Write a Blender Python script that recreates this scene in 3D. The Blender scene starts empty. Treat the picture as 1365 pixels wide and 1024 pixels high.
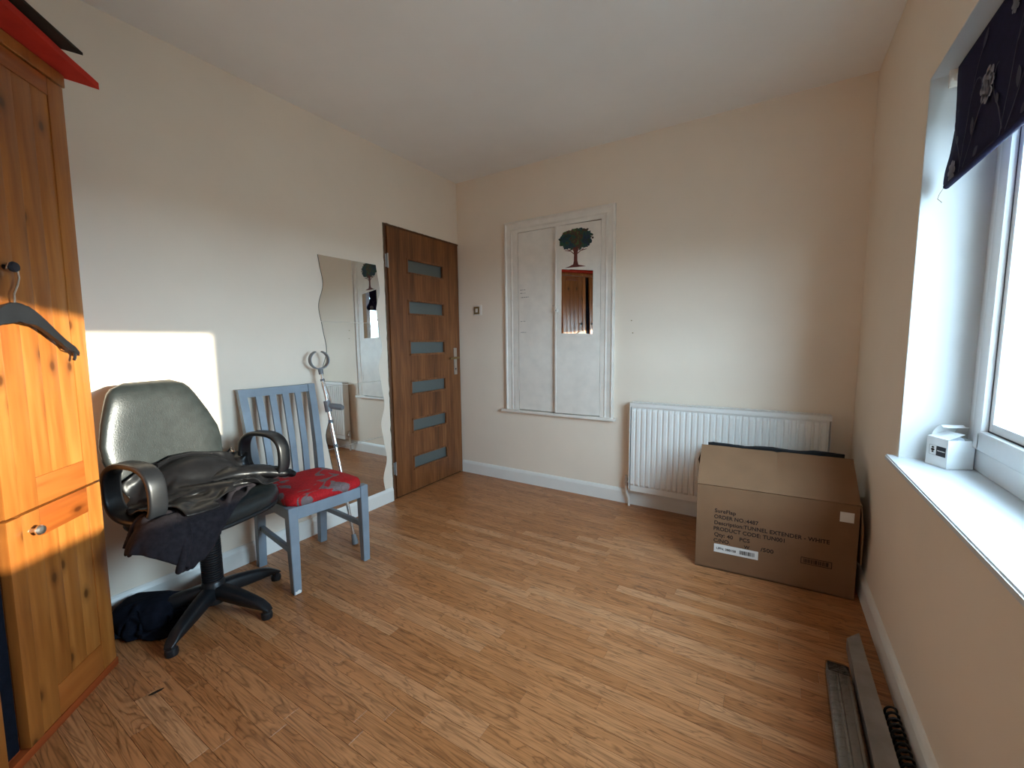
import bpy, bmesh, math, random
import numpy as np
from mathutils import Vector, Matrix, noise
random.seed(7); np.random.seed(7)
PI = math.pi
scene = bpy.context.scene
COL = scene.collection
def link(o): COL.objects.link(o); return o

# ------------------------------------------------------------------ camera
W, H = 2.743, 2.505            # room width (x) and ceiling height
YN = -3.34                     # wall behind the camera
cam_d = bpy.data.cameras.new('camera'); cam = link(bpy.data.objects.new('camera', cam_d))
yaw, pitch, roll, fpx = 0.556905, -0.102676, -0.011218, 555.96
fw = Vector((-math.sin(yaw)*math.cos(pitch), math.cos(yaw)*math.cos(pitch), math.sin(pitch)))
rt = Vector((math.cos(yaw), math.sin(yaw), 0)); up = rt.cross(fw)
r2 = math.cos(roll)*rt + math.sin(roll)*up; u2 = -math.sin(roll)*rt + math.cos(roll)*up
M = Matrix((r2, u2, -fw)).transposed().to_4x4(); M.translation = (2.345161, -2.900164, 1.168739)
cam.matrix_world = M
cam_d.sensor_fit = 'HORIZONTAL'; cam_d.sensor_width = 36.0; cam_d.lens = fpx/1365*36.0
cam_d.clip_start = 0.02
scene.camera = cam
# ------------------------------------------------------------------ world, sun, exposure
world = bpy.data.worlds.new('sky'); scene.world = world; world.use_nodes = True
bg = world.node_tree.nodes['Background']
bg.inputs['Color'].default_value = (0.60, 0.81, 1.0, 1); bg.inputs['Strength'].default_value = 25.0
sun_d = bpy.data.lights.new('sun', 'SUN'); sun = link(bpy.data.objects.new('sun', sun_d))
sun_dir = Vector((1.0, 0.278, 0.150)).normalized()
sun.rotation_euler = sun_dir.to_track_quat('Z', 'Y').to_euler(); sun.location = (6, 1, 3)
sun_d.energy = 14.0; sun_d.angle = math.radians(0.9); sun_d.color = (1.0, 0.88, 0.70)
port_d = bpy.data.lights.new('window_portal', 'AREA'); port_d.shape = 'RECTANGLE'
port = link(bpy.data.objects.new('window_portal', port_d))
port_d.size, port_d.size_y = 1.36, 1.22; port_d.cycles.is_portal = True
port.matrix_world = Matrix(((0, 0, 1, 2.99), (1, 0, 0, -1.65), (0, 1, 0, 1.38), (0, 0, 0, 1)))
vs = scene.view_settings
vs.view_transform = 'Standard'; vs.look = 'None'; vs.gamma = 1.0; vs.use_curve_mapping = False
vs.exposure = 0.12
scene.display_settings.display_device = 'sRGB'
scene.cycles.use_denoising = True
scene.cycles.max_bounces = 12; scene.cycles.diffuse_bounces = 8; scene.cycles.transparent_max_bounces = 12

# ------------------------------------------------------------------ materials
def srgb(r, g, b):
    f = lambda c: (c/12.92 if c <= .04045 else ((c+.055)/1.055)**2.4)
    return (f(r/255), f(g/255), f(b/255), 1)
class NT:
    def __init__(s, name):
        s.m = bpy.data.materials.new(name); s.m.use_nodes = True; s.t = s.m.node_tree
        s.n = s.t.nodes; s.b = s.n['Principled BSDF']
    def new(s, typ, **kw):
        n = s.n.new(typ)
        for k, v in kw.items():
            if hasattr(n, k): setattr(n, k, v)
            else: n.inputs[k.replace('_', ' ')].default_value = v
        return n
    def l(s, a, b): s.t.links.new(a, b)
    def ramp(s, fac, stops, interp='LINEAR'):
        r = s.n.new('ShaderNodeValToRGB'); r.color_ramp.interpolation = interp
        e = r.color_ramp.elements
        while len(e) < len(stops): e.new(.5)
        for x, (p, c) in zip(e, stops): x.position = p; x.color = c
        s.l(fac, r.inputs[0]); return r
    def coords(s, space='Object', scale=(1, 1, 1), rot=(0, 0, 0)):
        tc = s.n.new('ShaderNodeTexCoord'); mp = s.n.new('ShaderNodeMapping')
        mp.inputs['Scale'].default_value = scale; mp.inputs['Rotation'].default_value = rot
        s.l(tc.outputs[space], mp.inputs[0]); return mp.outputs[0]
    def bump(s, h, strength=.2, dist=.002):
        b = s.n.new('ShaderNodeBump'); b.inputs['Strength'].default_value = strength
        b.inputs['Distance'].default_value = dist; s.l(h, b.inputs['Height']); s.l(b.outputs[0], s.b.inputs['Normal'])
    def set(s, **kw):
        for k, v in kw.items(): s.b.inputs[k.replace('_', ' ')].default_value = v
def plain(name, col, rough=.5, metal=0., var=.06, scale=40., bump=.0, spec=.5, bscale=None, **kw):
    t = NT(name); t.set(Roughness=rough, Metallic=metal); t.b.inputs['Specular IOR Level'].default_value = spec
    c = t.coords(); nz = t.new('ShaderNodeTexNoise', Scale=scale, Detail=4.0); t.l(c, nz.inputs['Vector'])
    a = tuple(min(1, x*(1-var)) for x in col[:3])+(1,); b = tuple(min(1, x*(1+var)) for x in col[:3])+(1,)
    r = t.ramp(nz.outputs['Fac'], [(.3, a), (.7, b)]); t.l(r.outputs[0], t.b.inputs['Base Color'])
    if bump:
        n2 = t.new('ShaderNodeTexNoise', Scale=bscale or scale*3, Detail=5.0); t.l(c, n2.inputs['Vector'])
        t.bump(n2.outputs['Fac'], bump)
    for k, v in kw.items(): t.b.inputs[k.replace('_', ' ')].default_value = v
    return t.m
def wood(name, dark, mid, light, axis='z', rough=.4, fine=60, knots=True, ring=1.0, spec=.5, coat=0.):
    """grain runs along axis"""
    t = NT(name); t.set(Roughness=rough); t.b.inputs['Specular IOR Level'].default_value = spec
    t.b.inputs['Coat Weight'].default_value = coat; t.b.inputs['Coat Roughness'].default_value = .25
    ai = 'xyz'.index(axis)
    sc = [1, 1, 1]; sc[ai] = .07
    c = t.coords(scale=tuple(sc))
    rnd = t.new('ShaderNodeObjectInfo'); add = t.new('ShaderNodeVectorMath', operation='ADD')
    mul = t.new('ShaderNodeVectorMath', operation='SCALE'); mul.inputs[0].default_value = (7, 13, 5)
    t.l(rnd.outputs['Random'], mul.inputs['Scale']); t.l(c, add.inputs[0]); t.l(mul.outputs[0], add.inputs[1])
    v = add.outputs[0]
    n1 = t.new('ShaderNodeTexNoise', Scale=9.0*ring, Detail=3.0, Distortion=.4); t.l(v, n1.inputs['Vector'])
    n2 = t.new('ShaderNodeTexNoise', Scale=float(fine), Detail=6.0); t.l(v, n2.inputs['Vector'])
    mx = t.new('ShaderNodeMath', operation='MULTIPLY_ADD'); mx.inputs[1].default_value = .45
    t.l(n2.outputs['Fac'], mx.inputs[0])
    m2 = t.new('ShaderNodeMath', operation='MULTIPLY'); m2.inputs[1].default_value = .55; t.l(n1.outputs['Fac'], m2.inputs[0])
    t.l(m2.outputs[0], mx.inputs[2])
    r = t.ramp(mx.outputs[0], [(.33, dark), (.5, mid), (.68, light)])
    colour = r.outputs[0]
    if knots:
        sk = [6.5, 6.5, 6.5]; sk[ai] = 3.6
        ck = t.coords(scale=tuple(sk)); a2 = t.new('ShaderNodeVectorMath', operation='ADD')
        sx_ = t.new('ShaderNodeSeparateXYZ'); cx_ = t.new('ShaderNodeCombineXYZ'); t.l(ck, sx_.inputs[0]); t.l(sx_.outputs['X'], cx_.inputs['X']); t.l(sx_.outputs['Z'], cx_.inputs['Y'])
        t.l(cx_.outputs[0], a2.inputs[0]); t.l(mul.outputs[0], a2.inputs[1])
        vo = t.new('ShaderNodeTexVoronoi', voronoi_dimensions='2D', Scale=1.0); t.l(a2.outputs[0], vo.inputs['Vector'])
        kr = t.ramp(vo.outputs['Distance'], [(.035, (.9, .9, .9, 1)), (.07, (.35, .35, .35, 1)), (.15, (0, 0, 0, 1))])
        mixn = t.new('ShaderNodeMix', data_type='RGBA'); mixn.inputs[7].default_value = tuple(x*.35 for x in dark[:3])+(1,)
        t.l(kr.outputs[0], mixn.inputs[0]); t.l(colour, mixn.inputs[6]); colour = mixn.outputs[2]
    t.l(colour, t.b.inputs['Base Color'])
    t.bump(n2.outputs['Fac'], .08, .001)
    return t.m

MT = {}
WALLC = (0.84, 0.72, 0.59, 1)
def wall_mat(name, col):
    t = NT(name); t.set(Roughness=.62); t.b.inputs['Specular IOR Level'].default_value = .25
    c = t.coords(); n = t.new('ShaderNodeTexNoise', Scale=1.7, Detail=5.0, Roughness=.6); t.l(c, n.inputs['Vector'])
    a = tuple(x*.965 for x in col[:3])+(1,); b = tuple(min(1, x*1.03) for x in col[:3])+(1,)
    r = t.ramp(n.outputs['Fac'], [(.3, a), (.7, b)])
    n3 = t.new('ShaderNodeTexNoise', Scale=9.0, Detail=6.0, Roughness=.7); t.l(c, n3.inputs['Vector'])
    sm = t.ramp(n3.outputs['Fac'], [(.70, (0, 0, 0, 1)), (.80, (.25, .25, .25, 1))])
    mx = t.new('ShaderNodeMix', data_type='RGBA'); mx.inputs[7].default_value = tuple(x*.7 for x in col[:3])+(1,)
    t.l(sm.outputs[0], mx.inputs[0]); t.l(r.outputs[0], mx.inputs[6]); t.l(mx.outputs[2], t.b.inputs['Base Color'])
    n2 = t.new('ShaderNodeTexNoise', Scale=160.0, Detail=3.0); t.l(c, n2.inputs['Vector'])
    t.bump(n2.outputs['Fac'], .12, .0012); return t.m
MT['wall'] = wall_mat('cream wall paint', WALLC)
MT['ceiling'] = wall_mat('white ceiling paint', (0.86, 0.84, 0.81, 1))
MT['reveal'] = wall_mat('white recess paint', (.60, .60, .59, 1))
MT['gloss_white'] = plain('white gloss paint', (.80, .78, .73, 1), .35, var=.03, scale=6)
MT['old_white'] = plain('old white brushed paint', (.80, .735, .655, 1), .45, var=.05, scale=14, bump=.08)
MT['upvc'] = plain('white upvc', (.86, .88, .89, 1), .25, var=.01)
MT['sill'] = plain('white sill board', (.66, .69, .71, 1), .3, var=.02, scale=4)
MT['gasket'] = plain('black rubber gasket', (.012, .013, .02, 1), .6)
MT['rad'] = plain('white radiator enamel', (.82, .79, .74, 1), .35, var=.02, scale=8)
MT['chrome'] = plain('chrome', (.75, .75, .74, 1), .2, 1.0, var=.05)
MT['steel'] = plain('brushed steel', (.62, .60, .57, 1), .35, 1.0, var=.08)
MT['alu'] = plain('polished aluminium tube', (.80, .80, .80, 1), .22, 1.0, var=.05)
MT['brass'] = plain('dull brass', (.35, .24, .10, 1), .4, .8)
MT['pine_v'] = wood('varnished pine upright grain', srgb(128, 70, 26), srgb(156, 92, 38), srgb(178, 114, 54), 'z', .33, 55, True, coat=.15)
MT['pine_h'] = wood('varnished pine level grain', srgb(120, 58, 20), srgb(146, 76, 28), srgb(164, 94, 40), 'x', .33, 55, True, coat=.15)
MT['pine_plinth'] = wood('red stained pine', srgb(120, 48, 18), srgb(150, 66, 28), srgb(170, 82, 38), 'x', .4, 55, False)
MT['walnut'] = wood('walnut veneer', srgb(84, 46, 22), srgb(118, 70, 36), srgb(146, 94, 54), 'z', .38, 70, False, 1.6)
MT['walnut_dark'] = wood('dark walnut edging', srgb(62, 34, 18), srgb(84, 48, 26), srgb(104, 62, 34), 'z', .4, 70, False)
MT['frost'] = plain('frosted glass', (.095, .115, .11, 1), .30, var=.04, scale=5, spec=.7)
MT['black_plastic'] = plain('black plastic', (.010, .011, .013, 1), .38, var=.2, scale=20, spec=.4)
MT['rubber'] = plain('grey rubber', (.16, .165, .17, 1), .6)
MT['grey_plastic'] = plain('grey plastic', (.17, .175, .185, 1), .45)
MT['vinyl'] = plain('black vinyl', (.018, .022, .022, 1), .30, var=.2, scale=30, bump=.25, bscale=230)
MT['grey_paint'] = plain('blue grey painted wood', (.215, .26, .305, 1), .42, var=.12, scale=9, bump=.1)
MT['hoodie'] = plain('charcoal fleece', (.018, .015, .018, 1), .95, var=.3, scale=60, bump=.5, bscale=420, spec=.15)
MT['black_cloth'] = plain('black cotton', (.006, .007, .012, 1), .95, var=.3, scale=40, bump=.4, bscale=300, spec=.1)
MT['leather'] = plain('black leather', (.008, .008, .009, 1), .36, var=.2, scale=30, bump=.12, bscale=90, spec=.25)
MT['card'] = plain('brown corrugated cardboard', (.215, .115, .060, 1), .8, var=.07, scale=7, bump=.06, spec=.2)
MT['card_in'] = plain('cardboard inside', (.19, .11, .06, 1), .85, var=.07, scale=7, spec=.2)
MT['ink'] = plain('dark printing ink', (.03, .02, .016, 1), .8, spec=.1)
MT['pencil'] = plain('grey pencil', (.30, .27, .24, 1), .8, spec=.1)
MT['glass_edge'] = plain('dark cut glass edge', (.05, .055, .045, 1), .3)
MT['paper'] = plain('white label paper', (.74, .72, .68, 1), .7, var=.03, spec=.2)
MT['white_card'] = plain('white box card', (.84, .86, .86, 1), .45, var=.02)
MT['black_film'] = plain('black plastic sheet', (.008, .008, .009, 1), .6, var=.2, spec=.25)
MT['red_cloth'] = plain('red fabric', (.52, .035, .02, 1), .85, var=.15, scale=12, bump=.2, spec=.15)
MT['dark_board'] = plain('dark brown board', (.028, .019, .014, 1), .7, var=.2, scale=12, spec=.15)
MT['blind'] = plain('navy blind fabric', (.011, .010, .040, 1), .85, var=.15, scale=60, bump=.2, bscale=600, spec=.15)
MT['motif'] = plain('silver grey flower print', (.25, .25, .30, 1), .7, var=.18, scale=60, spec=.2)
MT['motif_dim'] = plain('faint grey vine print', (.045, .045, .075, 1), .75, var=.2, scale=60, spec=.2)
MT['profile'] = plain('grey coated metal', (.20, .18, .165, 1), .45, .3, var=.15, scale=12)
MT['grey_board'] = plain('dusty grey metal strip', (.27, .24, .22, 1), .6, .15, var=.2, scale=10, spec=.3)
MT['hinge'] = plain('zinc hinge', (.55, .56, .56, 1), .35, .9)
MT['tissue'] = plain('white tissue paper', (.75, .80, .86, 1), .7, var=.05)
MT['subfloor'] = plain('brown underlay', (.10, .055, .028, 1), .8)
MT['ground'] = plain('dark paving outside', (.14, .14, .125, 1), .9, var=.2, scale=2)
MT['foam'] = plain('rough filler', (.16, .10, .06, 1), .9, var=.4, scale=30, bump=.6)
# mirror
t = NT('mirror glass'); t.set(Metallic=1.0, Roughness=.012); t.b.inputs['Base Color'].default_value = (.80, .80, .77, 1)
_c = t.coords(); _n = t.new('ShaderNodeTexNoise', Scale=2.0); t.l(_c, _n.inputs['Vector']); t.bump(_n.outputs['Fac'], .015, .002); MT['mirror'] = t.m
# window glass: thin clear pane
t = NT('window glass'); tr = t.new('ShaderNodeBsdfTransparent'); gl = t.new('ShaderNodeBsdfGlossy', Roughness=.0)
tr.inputs['Color'].default_value = (.93, .97, .98, 1)
fr = t.new('ShaderNodeFresnel', IOR=1.45); mx = t.new('ShaderNodeMixShader')
_g = t.new('ShaderNodeNewGeometry'); _i = t.new('ShaderNodeMath', operation='SUBTRACT'); _i.inputs[0].default_value = 1.0; t.l(_g.outputs['Backfacing'], _i.inputs[1])
_f = t.new('ShaderNodeMath', operation='MULTIPLY'); t.l(fr.outputs[0], _f.inputs[0]); t.l(_i.outputs[0], _f.inputs[1])
t.l(_f.outputs[0], mx.inputs[0]); t.l(tr.outputs[0], mx.inputs[1]); t.l(gl.outputs[0], mx.inputs[2])
t.l(mx.outputs[0], t.n['Material Output'].inputs['Surface']); MT['glass'] = t.m
# clear wrap
t = NT('clear plastic wrap'); tr = t.new('ShaderNodeBsdfTransparent'); gl = t.new('ShaderNodeBsdfGlossy', Roughness=.12)
tr.inputs['Color'].default_value = (.86, .87, .86, 1); mx = t.new('ShaderNodeMixShader'); mx.inputs[0].default_value = .17
_c = t.coords(); _n = t.new('ShaderNodeTexNoise', Scale=55.0, Detail=5.0); t.l(_c, _n.inputs['Vector'])
_b = t.new('ShaderNodeBump'); _b.inputs['Strength'].default_value = .8; _b.inputs['Distance'].default_value = .006
t.l(_n.outputs['Fac'], _b.inputs['Height']); t.l(_b.outputs[0], gl.inputs['Normal'])
t.l(tr.outputs[0], mx.inputs[1]); t.l(gl.outputs[0], mx.inputs[2])
t.l(mx.outputs[0], t.n['Material Output'].inputs['Surface']); MT['wrap'] = t.m
# red seat fabric with grey flowers
t = NT('red damask seat fabric'); t.set(Roughness=.75); t.b.inputs['Specular IOR Level'].default_value = .25
c = t.coords(); n = t.new('ShaderNodeTexNoise', Scale=6.5, Detail=2.5, Distortion=1.6); t.l(c, n.inputs['Vector'])
r = t.ramp(n.outputs['Fac'], [(.0, (.52, .012, .016, 1)), (.565, (.50, .012, .016, 1)), (.585, (.21, .15, .15, 1)), (1, (.24, .19, .19, 1))])
n2 = t.new('ShaderNodeTexNoise', Scale=24.0, Detail=3.0, Distortion=2.5); t.l(c, n2.inputs['Vector'])
r2_ = t.ramp(n2.outputs['Fac'], [(.42, (.72, .72, .72, 1)), (.5, (1, 1, 1, 1)), (.58, (.8, .8, .8, 1))])
mu = t.new('ShaderNodeMix', data_type='RGBA', blend_type='MULTIPLY'); mu.inputs[0].default_value = 1
t.l(r.outputs[0], mu.inputs[6]); t.l(r2_.outputs[0], mu.inputs[7]); t.l(mu.outputs[2], t.b.inputs['Base Color'])
t.bump(n2.outputs['Fac'], .35, .004); MT['damask'] = t.m
# laminate strips: colour varies by strip
t = NT('oak laminate strip'); t.set(Roughness=.36); t.b.inputs['Specular IOR Level'].default_value = .45
geo = t.new('ShaderNodeNewGeometry'); oi = t.new('ShaderNodeObjectInfo')
rsum = t.new('ShaderNodeMath', operation='ADD'); t.l(oi.outputs['Random'], rsum.inputs[0]); t.l(geo.outputs['Random Per Island'], rsum.inputs[1])
sc_ = t.new('ShaderNodeVectorMath', operation='SCALE'); sc_.inputs[0].default_value = (31, 57, 11); t.l(rsum.outputs[0], sc_.inputs['Scale'])
ad = t.new('ShaderNodeVectorMath', operation='ADD'); t.l(geo.outputs['Position'], ad.inputs[0]); t.l(sc_.outputs[0], ad.inputs[1])
mp = t.new('ShaderNodeMapping'); mp.inputs['Scale'].default_value = (3.2, 26, 1); t.l(ad.outputs[0], mp.inputs[0])
wv = t.new('ShaderNodeTexNoise', Scale=.9, Detail=2.0, Distortion=1.2); t.l(mp.outputs[0], wv.inputs['Vector'])
mm = t.new('ShaderNodeMath', operation='MULTIPLY'); mm.inputs[1].default_value = 7.0; t.l(wv.outputs['Fac'], mm.inputs[0])
fr_ = t.new('ShaderNodeMath', operation='FRACT'); t.l(mm.outputs[0], fr_.inputs[0])
rings = t.ramp(fr_.outputs[0], [(0, (.50, .46, .42, 1)), (.14, (.78, .76, .74, 1)), (.4, (1, 1, 1, 1)), (.85, (.97, .96, .95, 1)), (1, (.56, .52, .48, 1))])
mp2 = t.new('ShaderNodeMapping'); mp2.inputs['Scale'].default_value = (7, 190, 1); t.l(ad.outputs[0], mp2.inputs[0])
fn = t.new('ShaderNodeTexNoise', Scale=1.0, Detail=5.0); t.l(mp2.outputs[0], fn.inputs['Vector'])
frr = t.ramp(fn.outputs['Fac'], [(.32, (.52, .48, .45, 1)), (.47, (.86, .85, .84, 1)), (.6, (1, 1, 1, 1))])
wn = t.new('ShaderNodeTexWhiteNoise', noise_dimensions='1D'); t.l(rsum.outputs[0], wn.inputs['W'])
base = t.ramp(wn.outputs['Value'], [(0, srgb(172, 112, 66)), (.3, srgb(180, 120, 74)), (.7, srgb(186, 127, 81)), (.9, srgb(191, 134, 90)), (1, srgb(196, 142, 98))])
ma = t.new('ShaderNodeMix', data_type='RGBA', blend_type='MULTIPLY'); ma.inputs[0].default_value = .95
t.l(base.outputs[0], ma.inputs[6]); t.l(rings.outputs[0], ma.inputs[7])
mb = t.new('ShaderNodeMix', data_type='RGBA', blend_type='MULTIPLY'); mb.inputs[0].default_value = .8
t.l(ma.outputs[2], mb.inputs[6]); t.l(frr.outputs[0], mb.inputs[7]); t.l(mb.outputs[2], t.b.inputs['Base Color'])
t.bump(fn.outputs['Fac'], .05, .001); MT['plank'] = t.m
# painted tree crown
t = NT('painted tree crown'); t.set(Roughness=.6); c = t.coords(); n = t.new('ShaderNodeTexNoise', Scale=22.0, Detail=5.0); t.l(c, n.inputs['Vector'])
r = t.ramp(n.outputs['Fac'], [(.3, (.01, .035, .015, 1)), (.42, (.005, .022, .06, 1)), (.5, (.01, .07, .035, 1)), (.58, (.07, .015, .012, 1)), (.68, (.05, .12, .03, 1))])
t.l(r.outputs[0], t.b.inputs['Base Color']); MT['tree_green'] = t.m
MT['tree_trunk'] = plain('painted tree trunk', (.12, .018, .010, 1), .6, var=.4, scale=40)

# ------------------------------------------------------------------ geometry helpers
def box(bm, lo, hi, bev=0., seg=2, mat=None):
    r = bmesh.ops.create_cube(bm, size=1.0)
    c = [(a+b)/2 for a, b in zip(lo, hi)]; s = [b-a for a, b in zip(lo, hi)]
    for v in r['verts']:
        v.co = Vector((v.co.x*s[0]+c[0], v.co.y*s[1]+c[1], v.co.z*s[2]+c[2]))
    vs_ = r['verts']
    if bev:
        ed = {e for v in vs_ for e in v.link_edges}
        rb = bmesh.ops.bevel(bm, geom=list(ed), offset=bev, segments=seg, affect='EDGES', profile=.6)
        vs_ = list({v for f in rb['faces'] for v in f.verts} | {v for v in vs_ if v.is_valid})
    if mat is not None:
        for v in vs_: v.co = mat @ v.co
    return vs_
def ring_skin(bm, rings, close=True, cap=True):
    R = [[bm.verts.new(p) for p in r] for r in rings]; n = len(R[0])
    m = len(R)
    for i in range(m if close == 'loop' else m-1):
        a, b = R[i], R[(i+1) % m]
        for j in range(n):
            k = (j+1) % n
            bm.faces.new((a[j], a[k], b[k], b[j]))
    if cap and close != 'loop':
        bm.faces.new(R[0][::-1]); bm.faces.new(R[-1])
    return R
def frames(pts, closed=False):
    pts = [Vector(p) for p in pts]; n = len(pts); out = []
    prev = None
    for i in range(n):
        a = pts[i-1] if (i or closed) else pts[i]; b = pts[(i+1) % n] if (i < n-1 or closed) else pts[i]
        t_ = (b-a).normalized()
        if prev is None:
            ref = Vector((0, 0, 1)) if abs(t_.z) < .9 else Vector((1, 0, 0))
            u = t_.cross(ref).normalized()
        else:
            u = (prev-t_*prev.dot(t_)).normalized()
        prev = u; out.append((pts[i], t_, u, t_.cross(u)))
    return out
def tube(bm, pts, r, n=12, closed=False):
    fr = frames(pts, closed); rr = r if isinstance(r, (list, tuple)) else [r]*len(fr)
    rings = [[p+(u*math.cos(2*PI*k/n)+v*math.sin(2*PI*k/n))*q for k in range(n)] for (p, t_, u, v), q in zip(fr, rr)]
    ring_skin(bm, rings, 'loop' if closed else True)
def strap(bm, pts, side, w, th, closed=False, round_=.35):
    """sweep a rounded rectangle, width along `side`"""
    side = Vector(side).normalized(); pts = [Vector(p) for p in pts]; n = len(pts); rings = []
    for i in range(n):
        a = pts[i-1] if (i or closed) else pts[i]; b = pts[(i+1) % n] if (i < n-1 or closed) else pts[i]
        t_ = (b-a).normalized(); nn = side.cross(t_).normalized(); ring = []
        for k in range(16):
            an = 2*PI*k/16; c, s = math.cos(an), math.sin(an)
            e = .45
            ring.append(pts[i]+side*(w/2*math.copysign(abs(c)**e, c))+nn*(th/2*math.copysign(abs(s)**e, s)))
        rings.append(ring)
    ring_skin(bm, rings, 'loop' if closed else True)
def lathe(bm, prof, n=24, mat=None):
    rings = []
    for r_, z in prof:
        rings.append([Vector((max(r_, 1e-4)*math.cos(2*PI*k/n), max(r_, 1e-4)*math.sin(2*PI*k/n), z)) for k in range(n)])
    if mat is not None: rings = [[mat @ p for p in r] for r in rings]
    ring_skin(bm, rings)
def prism(bm, poly, f0, f1):
    """poly 2D; f0,f1 map (a,b)->3D for both caps"""
    A = [bm.verts.new(f0(*p)) for p in poly]; B = [bm.verts.new(f1(*p)) for p in poly]; n = len(poly)
    bm.faces.new(A[::-1]); bm.faces.new(B)
    for i in range(n): bm.faces.new((A[i], A[(i+1) % n], B[(i+1) % n], B[i]))
def obj(name, bm, mat, parent=None, smooth=False, loc=None, angle=35):
    me = bpy.data.meshes.new(name)
    bmesh.ops.recalc_face_normals(bm, faces=bm.faces)
    bm.to_mesh(me); bm.free()
    o = link(bpy.data.objects.new(name, me)); me.materials.append(MT[mat] if isinstance(mat, str) else mat)
    if smooth:
        me.polygons.foreach_set('use_smooth', [True]*len(me.polygons))
        me.set_sharp_from_angle(angle=math.radians(angle))
    if parent: o.parent = parent
    if loc: o.location = loc
    return o
def B(): return bmesh.new()
def tag(o, label=None, cat=None, group=None, kind=None):
    if label: o['label'] = label
    if cat: o['category'] = cat
    if group: o['group'] = group
    if kind: o['kind'] = kind
    return o
def thing(name, label, cat, loc=(0, 0, 0), rz=0, group=None, kind=None):
    o = link(bpy.data.objects.new(name, None)); o.empty_display_size = .1
    o.location = loc; o.rotation_euler = (0, 0, rz)
    return tag(o, label, cat, group, kind)
def boxo(name, lo, hi, mat, parent=None, bev=0., smooth=False):
    bm = B(); box(bm, lo, hi, bev); return obj(name, bm, mat, parent, smooth)
def text_part(name, s, size, mat, parent, M4, sx=1.0, space=1.0):
    cu = bpy.data.curves.new('t', 'FONT'); cu.body = s; cu.size = size; cu.extrude = .0002; cu.space_character = space; cu.offset = size*.022
    tmp = bpy.data.objects.new('t', cu); COL.objects.link(tmp)
    dg = bpy.context.evaluated_depsgraph_get(); dg.update()
    me = bpy.data.meshes.new_from_object(tmp.evaluated_get(dg)); bpy.data.objects.remove(tmp); bpy.data.curves.remove(cu)
    S = M4 @ Matrix.Diagonal((sx, 1, 1, 1)); me.transform(S); me.materials.clear(); me.materials.append(MT[mat]); me.name = name
    o = link(bpy.data.objects.new(name, me)); o.parent = parent
    return o
def smoothstep(x): x = max(0, min(1, x)); return x*x*(3-2*x)

# ------------------------------------------------------------------ the room
T = .16
WY0, WY1, WZ0, WZ1 = -2.35, -.945, .743, 2.0     # window opening in the right wall
XO = 3.06                                         # outside face of the right wall
bm = B(); box(bm, (-T, YN-T, -.1), (XO, T, -.009)); fl = obj('floor', bm, 'subfloor'); tag(fl, 'oak effect strip laminate floor of the room', 'floor', kind='structure')
SW = .0542
def plank_mesh(L):
    b = B(); box(b, (0, -SW+.0003, -.009), (L-.0003, -.0003, 0), .0006, 1)
    me = bpy.data.meshes.new('plank'); b.to_mesh(me); b.free(); me.materials.append(MT['plank']); return me
LENS = [round(.36+.035*i, 3) for i in range(10)]
PM = {}
rowsN = int(math.ceil(-(YN)/SW)); rest = B(); cnt = 0
for r_ in range(rowsN):
    y = -r_*SW
    x = -random.random()*.45
    while x < W:
        L = random.choice(LENS); x0, x1 = max(x, 0), min(x+L, W)
        if x1-x0 > .004:
            if y > -2.56 and cnt < 299:
                key = round(x1-x0, 3)
                if key not in PM: PM[key] = plank_mesh(x1-x0)
                o = link(bpy.data.objects.new('plank', PM[key])); o.parent = fl; o.location = (x0, y, 0); cnt += 1
            else: box(rest, (x0, max(y-SW+.0003, YN), -.009), (x1-.0003, y-.0003, 0), .0006, 1)
        x += L
ro = obj('floor_strips', rest, 'plank', fl); ro['kind'] = 'stuff'
c_ = boxo('ceiling', (-T, YN-T, H), (XO, T, H+.1), 'ceiling'); tag(c_, 'plain white painted ceiling', 'ceiling', kind='structure')
bm = B()
box(bm, (-T, YN-T, -.1), (0, -.815, H)); box(bm, (-T, -.815, 2.0), (0, T, H)); box(bm, (-T, -.815, -.1), (-.062, T, 2.0))
tag(obj('wall_left', bm, 'wall'), 'cream painted wall on the left, holding the door and mirrors', 'wall', kind='structure')
tag(boxo('wall_back', (-.062, 0, -.1), (XO, T, H), 'wall'), 'cream painted far wall with cupboard and radiator', 'wall', kind='structure')
bm = B()
box(bm, (W, YN-T, -.1), (XO, WY0, H)); box(bm, (W, WY1, -.1), (XO, 0, H)); box(bm, (W, WY0, -.1), (XO, WY1, WZ0-.02)); box(bm, (W, WY0, WZ1), (XO, WY1, H))
tag(obj('wall_right', bm, 'wall'), 'cream painted wall on the right with the window recess', 'wall', kind='structure')
tag(boxo('wall_rear', (0, YN-T, -.1), (W, YN, H), 'wall'), 'cream painted wall behind the camera', 'wall', kind='structure')
gr = boxo('ground', (XO+.3, -40, -3.0), (60, 40, -2.8), 'ground'); tag(gr, 'dark paved ground outside below the window', 'ground', kind='structure')
def skirting(name, p0, p1, nrm, label):
    prof = [(0, 0), (.016, 0), (.016, .082), (.012, .094), (.006, .103), (0, .105)]
    bm = B(); p0 = Vector(p0); p1 = Vector(p1); nrm = Vector(nrm)
    prism(bm, prof, lambda a, b: p0+nrm*a+Vector((0, 0, b)), lambda a, b: p1+nrm*a+Vector((0, 0, b)))
    return tag(obj(name, bm, 'gloss_white'), label, 'skirting board', kind='structure')
skirting('baseboard_left', (0, YN, 0), (0, -.83, 0), (1, 0, 0), 'white skirting board along the left wall under the mirrors')
skirting('baseboard_back', (.012, 0, 0), (W-.016, 0, 0), (0, -1, 0), 'white skirting board along the far wall below the radiator')
skirting('baseboard_right', (W, 0, 0), (W, YN, 0), (-1, 0, 0), 'white skirting board along the window wall')

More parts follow.
